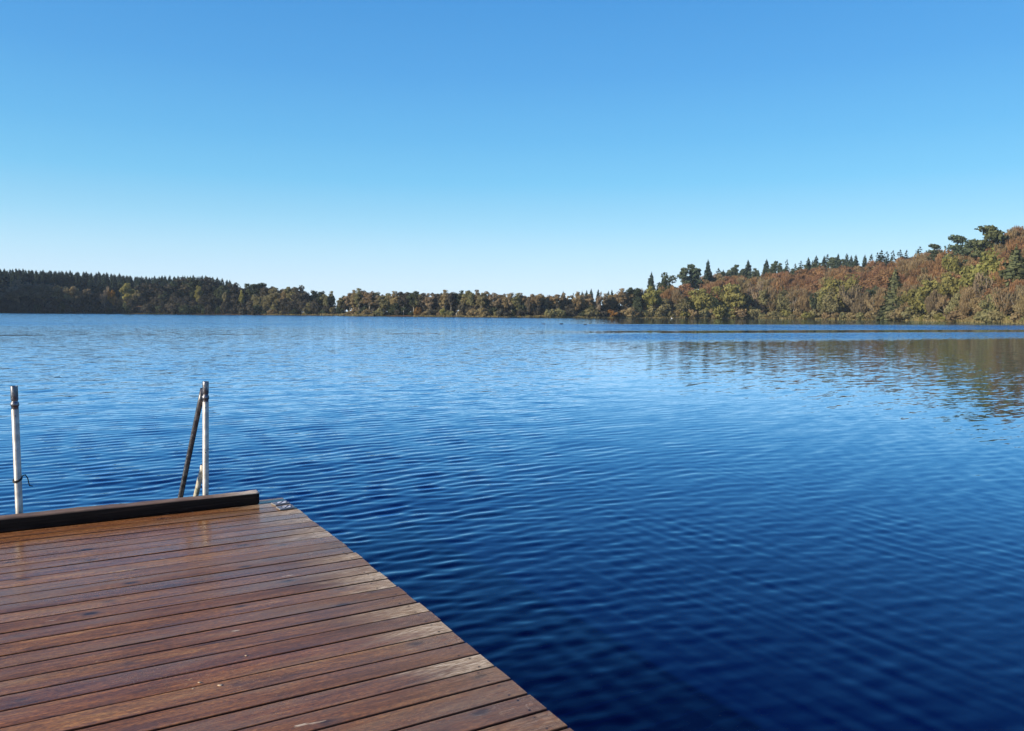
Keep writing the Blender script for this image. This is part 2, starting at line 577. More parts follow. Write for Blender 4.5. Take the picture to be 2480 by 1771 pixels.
    wet = g.noise(g.comb(g.math('MULTIPLY', xo, 0.9), g.math('MULTIPLY', y, 5.0), off), 1.0, 3)[0]
    # shade of the gaps, painted near-black along the board edges
    gap_shade = g.smooth(g.math('ADD', g.math('ABSOLUTE', pv), g.math('MULTIPLY', g.math('SUBTRACT', blot, 0.5), 0.004)), 0.0650, 0.0685)
    base = g.mix(g.math('MULTIPLY', gap_shade, 0.93), base, (0.010, 0.006, 0.004))
    rough = g.math('ADD', g.smooth(wet, 0.35, 0.65, 0.26, 0.48), g.math('MULTIPLY', g.math('MAXIMUM', wear, litm), 0.3))
    rough = g.math('SUBTRACT', rough, g.smooth(y, 4.2, 6.2, 0.0, 0.19))
    hgt = g.math('ADD', g.math('MULTIPLY', grain, 0.5), g.math('MULTIPLY', fine, 0.35))
    hgt = g.math('ADD', hgt, g.math('MULTIPLY', litm, 0.4))
    hgt = g.math('SUBTRACT', hgt, g.math('MULTIPLY', knot, 0.4))
    g.out(g.principled(base, rough, g.bump(hgt, 0.45, 0.004), ior=1.35))
    return m


def beam_material():
    m, nt = new_mat('tarred_beam_wood')
    g = NT(nt)
    obj = g.n('ShaderNodeTexCoord').outputs['Object']
    x, y, z = g.sep(obj)
    grain = g.noise(g.comb(g.math('MULTIPLY', x, 1.5), g.math('MULTIPLY', y, 60.0), g.math('MULTIPLY', z, 60.0)), 1.0, 4, 0.6)[0]
    blot = g.noise(obj, 4.0, 4)[0]
    side = g.ramp(grain, [(0.35, (0.003, 0.0025, 0.0025)), (0.55, (0.010, 0.007, 0.006)), (0.72, (0.035, 0.022, 0.016))])
    top = g.ramp(g.math('ADD', g.math('MULTIPLY', grain, 0.6), g.math('MULTIPLY', blot, 0.4)),
                 [(0.3, (0.10, 0.06, 0.045)), (0.5, (0.20, 0.135, 0.10)), (0.7, (0.34, 0.25, 0.19))])
    # the foot-worn top face, rubbed bare at its end
    endp = g.smooth(g.math('ADD', x, g.math('MULTIPLY', g.math('SUBTRACT', blot, 0.5), 0.5)), -0.42, -0.1)
    top = g.mix(endp, top, (0.62, 0.52, 0.40))
    face = g.smooth(g.math('ADD', z, g.math('MULTIPLY', g.math('SUBTRACT', grain, 0.5), 0.008)), 0.088, 0.097)
    col = g.mix(face, side, top)
    g.out(g.principled(col, 0.75, g.bump(grain, 0.8, 0.008), ior=1.4, spec=0.25))
    return m


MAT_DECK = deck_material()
MAT_BEAM = beam_material()


def simple_mat(name, col, rough=0.5, metallic=0.0, var=0.25, scale=30.0, bump=0.0, col2=None):
    m, nt = new_mat(name)
    g = NT(nt)
    obj = g.n('ShaderNodeTexCoord').outputs['Object']
    nz = g.noise(obj, scale, 4, 0.6)[0]
    c2 = col2 or tuple(c * (1 - var) for c in col)
    c = g.mix(g.smooth(nz, 0.35, 0.65), col, c2)
    g.out(g.principled(c, rough, g.bump(nz, bump, 0.002) if bump else None, metallic))
    return m


# ------------------------------------------------------------------ the jetty
EDGE = [(681, 1205), (728.7, 1239.2), (753.9, 1259.1), (784.7, 1280.7), (816.1, 1305), (849.4, 1330.5), (887.5, 1360.5), (929.3, 1393.6),
        (976.1, 1429.9), (999.5, 1450), (1026.6, 1470.5), (1054.3, 1493.9), (1085, 1519.1), (1116.4, 1545), (1150.2, 1573.9),
        (1187.2, 1604.7), (1227.8, 1636.1), (1268.4, 1672), (1313.9, 1710.2), (1364.4, 1751.4), (1388, 1771)]
_e = [at_z(u, v, DECK_Z) for u, v in EDGE]
EDGE_N = np.array([p.x * N.x + p.y * N.y for p in _e])
EDGE_A = np.array([p.x * T.x + p.y * T.y for p in _e])
_o = np.argsort(EDGE_N)
EDGE_N, EDGE_A = EDGE_N[_o], EDGE_A[_o]


def edge_a(n):
    return float(np.interp(n, EDGE_N, EDGE_A))


PITCH_B = 0.0931 * H_DECK
SEAM0 = 4.042 * H_DECK + 1 * PITCH_B          # the seam in front of the last board
DECK_END = SEAM0 + PITCH_B * 1.02

jetty = link('wooden_jetty', None, loc=(0, 0, DECK_Z))
jetty.rotation_euler = (0, 0, ANG)
tag(jetty, 'wet red-brown wooden jetty of long boards with a dark beam along its end', 'jetty')
rb = random.Random(3)
verts, faces, pid_, pv_, pe_ = [], [], [], [], []
DARK_PURPLE = {}
n_hi = DECK_END
k = 0
while n_hi > -3.2:
    n_lo = (SEAM0 - (k - 0) * PITCH_B) if k else SEAM0
    n_lo = SEAM0 - k * PITCH_B
    gap_lo = rb.choice([0.0055, 0.007, 0.008, 0.010])
    a0, b0 = n_lo + gap_lo / 2, n_hi - 0.0018
    dz = rb.uniform(-0.0007, 0.0007)
    tilt = rb.uniform(-0.0009, 0.0009)
    L0 = -9.0
    L1 = edge_a(0.5 * (a0 + b0)) + rb.uniform(-0.008, 0.008)
    eA, eB = edge_a(a0) - edge_a(0.5 * (a0 + b0)), edge_a(b0) - edge_a(0.5 * (a0 + b0))
    NX = 26
    ch = 0.004
    prof = [(a0, -0.034, -1), (a0, -ch, -1), (a0 + ch, 0, -0.9), (0.5 * (a0 + b0), 0.0002, 0), (b0 - ch, 0, 0.9), (b0, -ch, 1), (b0, -0.034, 1)]
    pid = (k * 0.618 + 0.13) % 1.0 * 9.0 + 0.37 * k
    base_i = len(verts)
    ph = rb.uniform(0, 6)
    for i in range(NX + 1):
        tt = i / NX
        tt = 1 - (1 - tt) ** 1.6
        for (yy, zz, sgn) in prof:
            e = L1 + (eA if sgn < 0 else eB) * abs(sgn)
            xx = L0 + (e - L0) * tt
            wob = 0.0012 * math.sin(xx * 2.1 + ph)
            verts.append((xx, yy + 0.0008 * math.sin(xx * 1.3 + ph * 2), zz + dz + tilt * sgn + wob))
            pid_.append(pid)
            pv_.append(yy - 0.5 * (a0 + b0))
            pe_.append(e - xx)
    P = len(prof)
    for i in range(NX):
        for j in range(P - 1):
            q = base_i + i * P + j
            faces.append((q, q + P, q + P + 1, q + 1))
        q = base_i + i * P
        faces.append((q, q + P - 1, q + 2 * P - 1, q + P))
    faces.append(tuple(base_i + NX * P + j for j in range(P)))
    n_hi = n_lo - 0.0018 - gap_lo / 2 + 0.0018
    k += 1
me = bpy.data.meshes.new('deck_boards')
me.from_pydata(verts, [], faces)
for nm, arr in (('pid', pid_), ('pv', pv_), ('pe', pe_)):
    a = me.attributes.new(nm, 'FLOAT', 'POINT')
    a.data.foreach_set('value', np.array(arr, dtype=np.float32))
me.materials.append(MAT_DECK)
me.update()
link('deck_boards', me, jetty)


def box(mb, x0, x1, y0, y1, z0, z1):
    v = [(x, y, z) for x in (x0, x1) for y in (y0, y1) for z in (z0, z1)]
    mb.add(v, [(0, 1, 3, 2), (4, 6, 7, 5), (0, 4, 5, 1), (2, 3, 7, 6), (0, 2, 6, 4), (1, 5, 7, 3)])


mb = MB()
for jx in (0.75, -0.6, -2.0, -3.4, -5.0, -7.0):
    box(mb, 1.04 * H_DECK - 0.75 + jx - 0.06 - 0.75, 1.04 * H_DECK - 0.75 + jx - 0.75, -3.1, DECK_END - 0.08, -0.22, -0.037)
for jx in (0.5, -2.6, -6.0):
    for jy in (-2.5, 0.6, 3.4, DECK_END - 0.35):
        tube(mb, [(jx, jy, -3.0), (jx, jy, -0.24)], [0.09, 0.09], 12)
MAT_FRAME = simple_mat('dark_frame_wood', (0.05, 0.035, 0.025), 0.7, var=0.5)
link('deck_frame', mb.mesh('deck_frame', MAT_FRAME), jetty)

# the beam that lies along the end of the boards
pb = at_z(628.4, 1222.5, DECK_Z)
beam_end = pb.x * T.x + pb.y * T.y
beam_n0 = pb.x * N.x + pb.y * N.y
BW, BH = 0.10, 0.104
mb = MB()
prof = []
rad = 0.011
for cx_, cz_, a0 in ((rad, rad, 180), (BW - rad, rad, 270), (BW - rad, BH - rad, 0), (rad, BH - rad, 90)):
    for q in range(4):
        an = math.radians(a0 + 30 * q)
        prof.append((cx_ + rad * math.cos(an), cz_ + rad * math.sin(an)))
P = len(prof)
vs, fs = [], []
xs = np.concatenate([np.linspace(-9, -3.2, 10)[:-1], np.linspace(-3.2, -0.03, 90), [-0.02, -0.01, 0.0]])
rj = np.random.default_rng(5)
for i, xx in enumerate(xs):
    wv = 0.0035 * math.sin(xx * 3.1) + 0.002 * math.sin(xx * 9.7 + 1)
    for (yy, zz) in prof:
        sc = 1.0
        if i == len(xs) - 1:
            sc = 0.93
        elif i == len(xs) - 2:
            sc = 0.975
        y2 = BW / 2 + (yy - BW / 2) * sc
        z2 = BH / 2 + (zz - BH / 2) * sc
        top = z2 > BH * 0.6
        frontedge = top and yy < BW * 0.3
        j = rj.normal(0, 0.0011) + (0.0022 * math.sin(xx * 17.3 + yy * 40) * math.sin(xx * 6.1) if top else 0)
        if frontedge:
            j -= 0.010 * max(0, math.sin(xx * 5.3 + 0.8) * math.sin(xx * 1.9)) ** 3
            j -= 0.014 * math.exp(-((xx + 2.93) / 0.035) ** 2)
        vs.append((xx, y2, z2 + (wv if top else 0) + j))
for i in range(len(xs) - 1):
    for j in range(P):
        j2 = (j + 1) % P
        fs.append((i * P + j, i * P + j2, (i + 1) * P + j2, (i + 1) * P + j))
fs.append(tuple(range(P - 1, -1, -1)))
fs.append(tuple((len(xs) - 1) * P + j for j in range(P)))
mb.add(vs, fs)
link('kerb_beam', mb.mesh('kerb_beam', MAT_BEAM, smooth=True), jetty, (beam_end, beam_n0, 0.004))

# ------------------------------------------------------------------ handrail posts at the end of the jetty
MAT_ALU = simple_mat('pale_aluminium_tube', (0.47, 0.445, 0.41), 0.46, 0.5, var=0.35, scale=14)
MAT_STEEL = simple_mat('dull_steel', (0.22, 0.22, 0.24), 0.38, 0.85, var=0.55, scale=40, bump=0.15)
MAT_DARKSTEEL = simple_mat('weathered_dark_tube', (0.16, 0.16, 0.17), 0.40, 0.75, var=0.6, scale=25, bump=0.15)
MAT_HOLE = simple_mat('tube_inside', (0.03, 0.03, 0.035), 0.6)
MAT_BLACK = simple_mat('black_rubber', (0.010, 0.009, 0.009), 0.6)
MAT_ALGAE = simple_mat('algae_stained_tube', (0.60, 0.56, 0.47), 0.5, 0.0, scale=14, col2=(0.25, 0.23, 0.13))


def at_n(u, v, n):
    """point seen at pixel (u, v) in the vertical plane at distance n across the boards"""
    d = ray(u, v)
    t = n / (d.x * N.x + d.y * N.y)
    return Vector((0, 0, CAM_Z)) + d * t


POST_N = DECK_END + 0.045
POST_R = 0.0245


def post_axis(u0, v0, u1, v1):
    b, t = at_n(u0, v0, POST_N), at_n(u1, v1, POST_N)
    ax = (t - b).normalized()
    low = b - ax * ((b.z - (-0.6)) / ax.z)
    return low, b, t, ax


def build_post(name, label, u0, v0, u1, v1, v_sleeve, right):
    low, b, t, ax = post_axis(u0, v0, u1, v1)
    L = (t - low).length
    fr = (v_sleeve - v1) / (v0 - v1)
    body_top = t.lerp(b, fr)
    root = link(name, None, loc=low)
    tag(root, label, 'post', 'tube posts at the end of the jetty')
    z0 = Vector((0, 0, 0))
    Lb = (body_top - low).length
    mb = MB()
    lathe(mb, [(POST_R, 0), (POST_R, Lb - 0.004), (POST_R - 0.002, Lb), (0.019, Lb + 0.001)], z0, ax, 28)
    link('post_tube', mb.mesh('post_tube', MAT_ALU, True), root)
    # steel sleeve with a waist, open at the top
    Ls = L - Lb
    mb = MB()
    r = 0.0245
    lathe(mb, [(0.0235, Lb - 0.01), (0.0235, Lb + Ls * 0.10), (0.027, Lb + Ls * 0.13), (0.0285, Lb + Ls * 0.20), (0.027, Lb + Ls * 0.28), (0.021, Lb + Ls * 0.31),
               (0.021, Lb + Ls * 0.36), (r, Lb + Ls * 0.40), (r, L - 0.003), (r - 0.0015, L), (0.0195, L), (0.019, L - 0.003)], z0, ax, 28)
    sl = link('sleeve', mb.mesh('sleeve', MAT_STEEL, True), root)
    mb = MB()
    lathe(mb, [(0.019, L - 0.003), (0.0185, L - 0.02), (0.017, L - 0.026)], z0, ax, 24)
    mb.add([ax * (L - 0.026) + (ax.orthogonal().normalized() * math.cos(q) + ax.cross(ax.orthogonal().normalized()) * math.sin(q)) * 0.0172
            for q in np.linspace(0, 2 * PI, 17)[:-1]], [tuple(range(16))])
    link('bore', mb.mesh('bore', MAT_HOLE), sl)
    # rivets facing the jetty
    side = Vector((-t.x, -t.y, 0)).normalized()
    for rp in ((0.05, 0.42) if right else (0.05,)):
        mb = MB()
        c = ax * (Lb - rp) + side * (POST_R - 0.001)
        lathe(mb, [(0.0045, 0.0), (0.0045, 0.002), (0.002, 0.0035), (0.0001, 0.0036)], c, side, 10)
        link('rivet', mb.mesh('rivet', MAT_BLACK), root)
    return root, low, b, t, ax


pl, lowL, bL, tL, axL = build_post('rail_post', 'pale metal tube post standing alone behind the beam, black cord tied around it', 47.0, 1246, 34.0, 935, 990, False)
pr, lowR, bR, tR, axR = build_post('rail_post', 'pale metal tube post by the beam end, propped by a long dark slanting tube', 498.0, 1201, 498.0, 924, 972, True)

# cord tied round the left post
cb = at_n(42.5, 1160, POST_N) - lowL
mb = MB()
side = Vector((-tL.x, -tL.y, 0)).normalized()
rt = axL.cross(side).normalized()
if rt.dot(Vector((1, 0, 0))) < 0:
    rt = -rt
for turn, dz in ((0, 0.0), (1, -0.009)):
    pts = []
    for q in range(21):
        an = 2 * PI * q / 20
        pts.append(cb + axL * (dz - 0.014 * math.cos(an + 0.9)) + (rt * math.sin(an) + side * math.cos(an)) * (POST_R + 0.004))
    tube(mb, pts, [0.0045] * len(pts), 8)
e0 = cb + rt * (POST_R + 0.004) + axL * 0.018
tube(mb, [e0, e0 + rt * 0.022 + axL * 0.006, e0 + rt * 0.036 - axL * 0.022, e0 + rt * 0.042 - axL * 0.062, e0 + rt * 0.046 - axL * 0.078, e0 + rt * 0.066 - axL * 0.084],
     [0.0045, 0.0045, 0.004, 0.004, 0.0045, 0.0035], 8)
cord = link('cord', mb.mesh('cord', MAT_BLACK, True), pl)

# slanting tubes of the right-hand post: they lean out over the water
def slant(name, u0, v0, u1, v1, out, rad, mat, extra, parent, low):
    """tube from pixel (u0,v0) in the post's plane down and outward through pixel (u1,v1), 'out' metres farther out"""
    p0 = at_n(u0, v0, POST_N + 0.02)
    p1 = at_n(u1, v1, POST_N + out)
    p2 = p1 + (p1 - p0) * extra
    mb = MB()
    ns = 24
    pts = [p0.lerp(p2, q / ns) - low for q in range(ns + 1)]
    tube(mb, pts, [rad] * len(pts), 20)
    return link(name, mb.mesh(name, mat, True), parent), p0, p1


slant('slanting_tube', 491.5, 942, 437.5, 1202, 0.30, 0.0215, MAT_DARKSTEEL, 1.9, pr, lowR)
slant('brace', 491.5, 1128, 474.0, 1203, 0.16, 0.021, MAT_ALGAE, 0.8, pr, lowR)

# ------------------------------------------------------------------ the two sign plates on the deck corner
MAT_PLATE = simple_mat('sign_plate_metal', (0.30, 0.30, 0.31), 0.45, 0.3, var=0.25, scale=60)
MAT_WHITE = simple_mat('sign_white', (0.82, 0.80, 0.80), 0.35, var=0.06)
MAT_INK = simple_mat('sign_ink', (0.035, 0.03, 0.035), 0.45)


def build_sign(label, corners, kind):
    """corners: pixels of TL, BL, BR, TR on the boards"""
    tl, bl, br, tr = [at_z(u, v, DECK_Z + 0.012) for u, v in corners]
    c = (tl + bl + br + tr) / 4
    ex = ((br - bl) + (tr - tl)).normalized()
    ey = Vector((-ex.y, ex.x, 0))
    Lx = ((br - bl).length + (tr - tl).length) / 2 * 0.98
    Ly = abs((tl - bl).dot(ey)) * 0.5 + abs((tr - br).dot(ey)) * 0.5
    Ly = max(Ly * 0.95, 0.06)
    print('sign', round(Lx, 3), round(Ly, 3))
    root = link('sign_plate', None, loc=(c.x, c.y, DECK_Z + 0.003))
    root.rotation_euler = (0, 0, math.atan2(ex.y, ex.x))
    tag(root, label, 'sign', 'sign plates on the jetty corner')
    mb = MB()
    box(mb, -Lx / 2, Lx / 2, -Ly / 2, Ly / 2, 0.0, 0.010)
    link('plate', mb.mesh('plate', MAT_PLATE), root)

    def disc(rx, ry, z, cx=0.0, cy=0.0, n=32, r0=None):
        mb = MB()
        if r0 is None:
            mb.add([(cx + rx * math.cos(2 * PI * i / n), cy + ry * math.sin(2 * PI * i / n), z) for i in range(n)], [tuple(range(n))])
        else:
            v = []
            for s in (1.0, r0):
                v += [(cx + s * rx * math.cos(2 * PI * i / n), cy + s * ry * math.sin(2 * PI * i / n), z) for i in range(n)]
            mb.add(v, [(i, (i + 1) % n, n + (i + 1) % n, n + i) for i in range(n)])
        return mb

    rx, ry = Lx * 0.36, Ly * 0.46
    ox = Lx * 0.08
    link('emblem_ground', disc(rx, ry, 0.0108, ox).mesh('emblem_ground', MAT_WHITE), root)
    mb = disc(rx, ry, 0.0114, ox, 0, 36, 0.86)

    def stroke(pts, wd):
        v, f = [], []
        for i, (x, y) in enumerate(pts):
            x0, y0 = pts[max(i - 1, 0)]
            x1, y1 = pts[min(i + 1, len(pts) - 1)]
            dx, dy = x1 - x0, y1 - y0
            l = math.hypot(dx, dy)
            v += [(x - dy / l * wd + ox, y + dx / l * wd, 0.0118), (x + dy / l * wd + ox, y - dx / l * wd, 0.0118)]
        for i in range(len(pts) - 1):
            f.append((2 * i, 2 * i + 1, 2 * i + 3, 2 * i + 2))
        mb.add(v, f)

    if kind == 0:
        stroke([(-0.75 * rx, -0.55 * ry), (-0.2 * rx, -0.15 * ry), (0.1 * rx, 0.2 * ry), (0.6 * rx, 0.7 * ry)], 0.006)
    else:
        stroke([(-0.8 * rx, 0.15 * ry), (-0.35 * rx, 0.1 * ry), (-0.1 * rx, -0.35 * ry), (0.3 * rx, 0.2 * ry), (0.7 * rx, 0.6 * ry)], 0.007)
        stroke([(-0.15 * rx, -0.3 * ry), (-0.5 * rx, -0.7 * ry)], 0.006)
        mb.add([(0.35 * rx + 0.006 * math.cos(q) + ox, 0.05 * ry + 0.006 * math.sin(q), 0.0118) for q in np.linspace(0, 2 * PI, 13)[:-1]], [tuple(range(12))])
    link('emblem', mb.mesh('emblem', MAT_INK), root)
    for sx in (-1, 1):
        b = disc(0.005, 0.005, 0.0122, sx * Lx * 0.45, 0, 12)
        link('screw', b.mesh('screw', MAT_INK), root)
    return root


build_sign('white round pictogram on a grey plate, the one at the very corner of the jetty', [(658.5, 1217.9), (664.8, 1223.0), (700.3, 1218.3), (693.5, 1211.5)], 0)
build_sign('white round pictogram with a dark figure on grey plate, nearer one of the two', [(669, 1227.5), (677, 1233.6), (712, 1229.0), (703.5, 1222.0)], 1)

# crumbs lying on the boards
MAT_CRUMB = simple_mat('pale_crumb', (0.55, 0.42, 0.28), 0.7)
CR = [(483, 1654, 0.005, 'pale crumb beside a board gap, uphill of the largest crumb'), (533, 1661, 0.0075, 'largest pale crumb lying on the middle of the brown boards'),
      (467, 1669, 0.004, 'small pale crumb below the larger two on the brown boards'), (596, 1589, 0.0045, 'flat pale chip lying beside a dark knot on the boards')]
for u, v, s, lab in CR:
    p = at_z(u, v, DECK_Z)
    mb = MB()
    nn_ = 8
    vs = [(0, 0, s * 0.55)]
    for ring, (rr_, zz_) in enumerate(((0.7, 0.45), (1.0, 0.15), (0.8, -0.1))):
        for q in range(nn_):
            an = 2 * PI * q / nn_
            j = 1 + 0.25 * math.sin(q * 2.3 + u)
            vs.append((s * rr_ * j * math.cos(an) * 1.4, s * rr_ * j * math.sin(an), s * zz_))
    fs = [(0, 1 + q, 1 + (q + 1) % nn_) for q in range(nn_)]
    for ring in range(2):
        for q in range(nn_):
            a_, b_ = 1 + ring * nn_ + q, 1 + ring * nn_ + (q + 1) % nn_
            fs.append((a_, a_ + nn_, b_ + nn_, b_))
    mb.add(vs, fs)
    tag(link('crumb', mb.mesh('crumb', MAT_CRUMB), loc=(p.x, p.y, DECK_Z + 0.001)), lab, 'crumb', 'crumbs on the deck boards')


# ------------------------------------------------------------------ birds on the lake
def bird_mesh(neck, bodyc):
    mb = MB()
    pts = [(-0.30, 0, 0.10), (-0.24, 0, 0.085), (-0.12, 0, 0.07), (0.02, 0, 0.065), (0.14, 0, 0.07), (0.20, 0, 0.09)]
    tube(mb, pts, [0.012, 0.05, 0.095, 0.105, 0.075, 0.03], 12)
    hd = Vector((0.20, 0, 0.16 + neck))
    tube(mb, [(0.14, 0, 0.09), (0.19, 0, 0.13), (0.185, 0, 0.14 + neck * 0.6), hd + Vector((-0.01, 0, 0)), hd + Vector((0.04, 0, 0.005)), hd + Vector((0.065, 0, -0.006)), hd + Vector((0.11, 0, -0.014))],
         [0.05, 0.036, 0.03, 0.036, 0.036, 0.016, 0.008], 10)
    return mb


MAT_DUCK = simple_mat('dark_duck', (0.035, 0.028, 0.024), 0.6)
MAT_SWAN = simple_mat('white_plumage', (0.85, 0.85, 0.85), 0.6, var=0.08)
for (u, v, yaw, lab, nm, sc) in ((1317, 785.6, 2.9, 'small dark duck swimming far out, leftmost of the three', 'duck', 1.0),
                                 (1359.5, 785.8, 0.3, 'dark duck swimming far out, middle and largest of the three', 'duck', 1.35),
                                 (1417.6, 787.0, 0.2, 'small dark duck swimming far out, rightmost of the three', 'duck', 1.1)):
    p = at_z(u, v, 0)
    b = link('duck', bird_mesh(0.0, None).mesh('duck', MAT_DUCK, True), loc=(p.x, p.y, -0.03))
    b.rotation_euler = (0, 0, yaw)
    b.scale = (sc, sc, sc)
    tag(b, lab, 'duck', 'dark ducks out on the lake')
p = at_z(1626.8, 771.6, 0)
b = link('swan', bird_mesh(0.32, None).mesh('swan', MAT_SWAN, True), loc=(p.x, p.y, -0.03))
b.rotation_euler = (0, 0, 2.6)
b.scale = (1.3, 1.3, 1.3)
tag(b, 'tiny white bird floating close to the far right shore', 'bird')
#TREES#

# ------------------------------------------------------------------ trees
def foliage_mat(name, col, col2, trans=0.25, hue=0.03):
    m, nt = new_mat(name)
    g = NT(nt)
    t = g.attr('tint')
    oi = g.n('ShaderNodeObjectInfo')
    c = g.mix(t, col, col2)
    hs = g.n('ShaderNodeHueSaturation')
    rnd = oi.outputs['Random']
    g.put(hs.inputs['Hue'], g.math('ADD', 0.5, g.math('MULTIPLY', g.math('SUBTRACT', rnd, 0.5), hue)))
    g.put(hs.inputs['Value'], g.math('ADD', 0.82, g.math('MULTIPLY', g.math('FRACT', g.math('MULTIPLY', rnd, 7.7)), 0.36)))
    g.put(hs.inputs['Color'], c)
    d = g.n('ShaderNodeBsdfDiffuse')
    g.put(d.inputs[0], hs.outputs[0])
    tr = g.n('ShaderNodeBsdfTranslucent')
    g.put(tr.inputs[0], hs.outputs[0])
    mx = g.n('ShaderNodeMixShader')
    mx.inputs[0].default_value = trans
    g.nt.links.new(d.outputs[0], mx.inputs[1])
    g.nt.links.new(tr.outputs[0], mx.inputs[2])
    g.out(mx.outputs[0])
    return m


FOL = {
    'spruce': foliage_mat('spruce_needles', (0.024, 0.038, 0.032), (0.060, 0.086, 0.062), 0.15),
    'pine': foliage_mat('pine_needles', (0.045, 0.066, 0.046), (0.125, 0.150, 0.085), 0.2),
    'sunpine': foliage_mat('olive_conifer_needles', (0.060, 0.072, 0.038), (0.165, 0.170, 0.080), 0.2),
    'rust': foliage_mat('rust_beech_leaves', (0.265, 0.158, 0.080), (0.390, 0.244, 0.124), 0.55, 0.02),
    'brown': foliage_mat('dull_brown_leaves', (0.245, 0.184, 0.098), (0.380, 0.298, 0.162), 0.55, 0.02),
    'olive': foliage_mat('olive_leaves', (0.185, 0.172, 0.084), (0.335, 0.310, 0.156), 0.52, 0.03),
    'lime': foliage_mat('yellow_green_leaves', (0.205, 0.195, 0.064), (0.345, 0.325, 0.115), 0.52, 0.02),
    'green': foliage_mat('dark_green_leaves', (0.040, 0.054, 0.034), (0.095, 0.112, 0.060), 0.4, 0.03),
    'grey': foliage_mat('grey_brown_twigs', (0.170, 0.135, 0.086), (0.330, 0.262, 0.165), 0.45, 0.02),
    'dusk': foliage_mat('shade_brown_leaves', (0.052, 0.048, 0.040), (0.115, 0.104, 0.074), 0.4, 0.03),  # brown leaf colour darkened to stand in for shade, mostly on the left bank
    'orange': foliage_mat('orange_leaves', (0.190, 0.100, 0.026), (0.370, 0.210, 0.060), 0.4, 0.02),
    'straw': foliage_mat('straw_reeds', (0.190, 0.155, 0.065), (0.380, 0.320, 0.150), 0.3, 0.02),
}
BARK = {
    'dark': simple_mat('dark_bark', (0.055, 0.042, 0.032), 0.9, scale=4, var=0.5),
    'pale': simple_mat('pale_bark', (0.40, 0.36, 0.29), 0.8, scale=3, col2=(0.24, 0.21, 0.16)),
    'fox': simple_mat('reddish_bark', (0.16, 0.085, 0.05), 0.9, scale=3, var=0.5),
}


def quads(C, U, V, tints):
    """numpy: quads from centre C and half axes U, V"""
    v = np.stack([C - U - V, C + U - V, C + U + V, C - U + V], 1).reshape(-1, 3)
    return v, np.repeat(tints, 4)


def np_mesh(name, v, tint, mat):
    n = len(v) // 4
    me = bpy.data.meshes.new(name)
    me.vertices.add(len(v))
    me.vertices.foreach_set('co', v.astype(np.float32).reshape(-1))
    me.loops.add(n * 4)
    me.loops.foreach_set('vertex_index', np.arange(n * 4, dtype=np.int32))
    me.polygons.add(n)
    me.polygons.foreach_set('loop_start', np.arange(0, n * 4, 4, dtype=np.int32))
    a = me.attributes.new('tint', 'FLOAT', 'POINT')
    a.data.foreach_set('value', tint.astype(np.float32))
    me.materials.append(mat)
    me.update(calc_edges=True)
    return me


def unit(a):
    return a / np.maximum(np.linalg.norm(a, axis=-1, keepdims=True), 1e-9)


def rand_dir(rng, n):
    return unit(rng.normal(size=(n, 3)))


def broadleaf(rng, R, z0, z1, nclump, per, leaf, style='leaf', lean=0.0, open_=0.0):
    """returns crown quads and limb targets; all for a tree of real size"""
    cz, hz = 0.5 * (z0 + z1), 0.5 * (z1 - z0)
    d = rand_dir(rng, nclump)
    d[:, 2] = d[:, 2] * 0.9 + 0.15
    rad = 0.30 + 0.55 * rng.random(nclump) ** 0.7
    lob = 1 + 0.22 * np.sin(3 * np.arctan2(d[:, 1], d[:, 0]) + rng.uniform(0, 6))
    cl = d * (rad * lob)[:, None] * np.array([R, R, hz]) + np.array([0, 0, cz])
    cl[:, 0] += lean * (cl[:, 2] - z0)
    cr = R * rng.uniform(0.24, 0.42, nclump) * (1 - 0.3 * open_)
    V, Tn = [], []
    for c, r in zip(cl, cr):
        n = per
        dd = rand_dir(rng, n)
        pr = r * (0.35 + 0.65 * rng.random(n) ** 0.5)
        C = c + dd * pr[:, None] * np.array([1.1, 1.1, 0.85])
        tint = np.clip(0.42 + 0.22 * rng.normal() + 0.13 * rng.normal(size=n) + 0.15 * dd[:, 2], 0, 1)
        if style == 'leaf':
            nrm = unit(dd + 0.45 * rng.normal(size=(n, 3)))
            a = unit(np.cross(nrm, rand_dir(rng, n)))
            b = np.cross(nrm, a)
            s = leaf * rng.uniform(0.55, 1.15, n)[:, None]
            U, W = a * s, b * s * 0.7
        else:       # twig: long thin blades fanning up and out of the clump
            up = unit(np.array([0.15, 0, 0.75]) + 0.7 * unit(C - np.array([0, 0, z0 + 0.2 * hz])) + 0.35 * rng.normal(size=(n, 3)))
            side = unit(np.cross(up, rand_dir(rng, n)))
            U = up * leaf * rng.uniform(0.9, 2.1, n)[:, None]
            W = side * leaf * rng.uniform(0.13, 0.27, n)[:, None]
        v, t = quads(C, U, W, tint)
        V.append(v)
        Tn.append(t)
    return np.concatenate(V), np.concatenate(Tn), cl


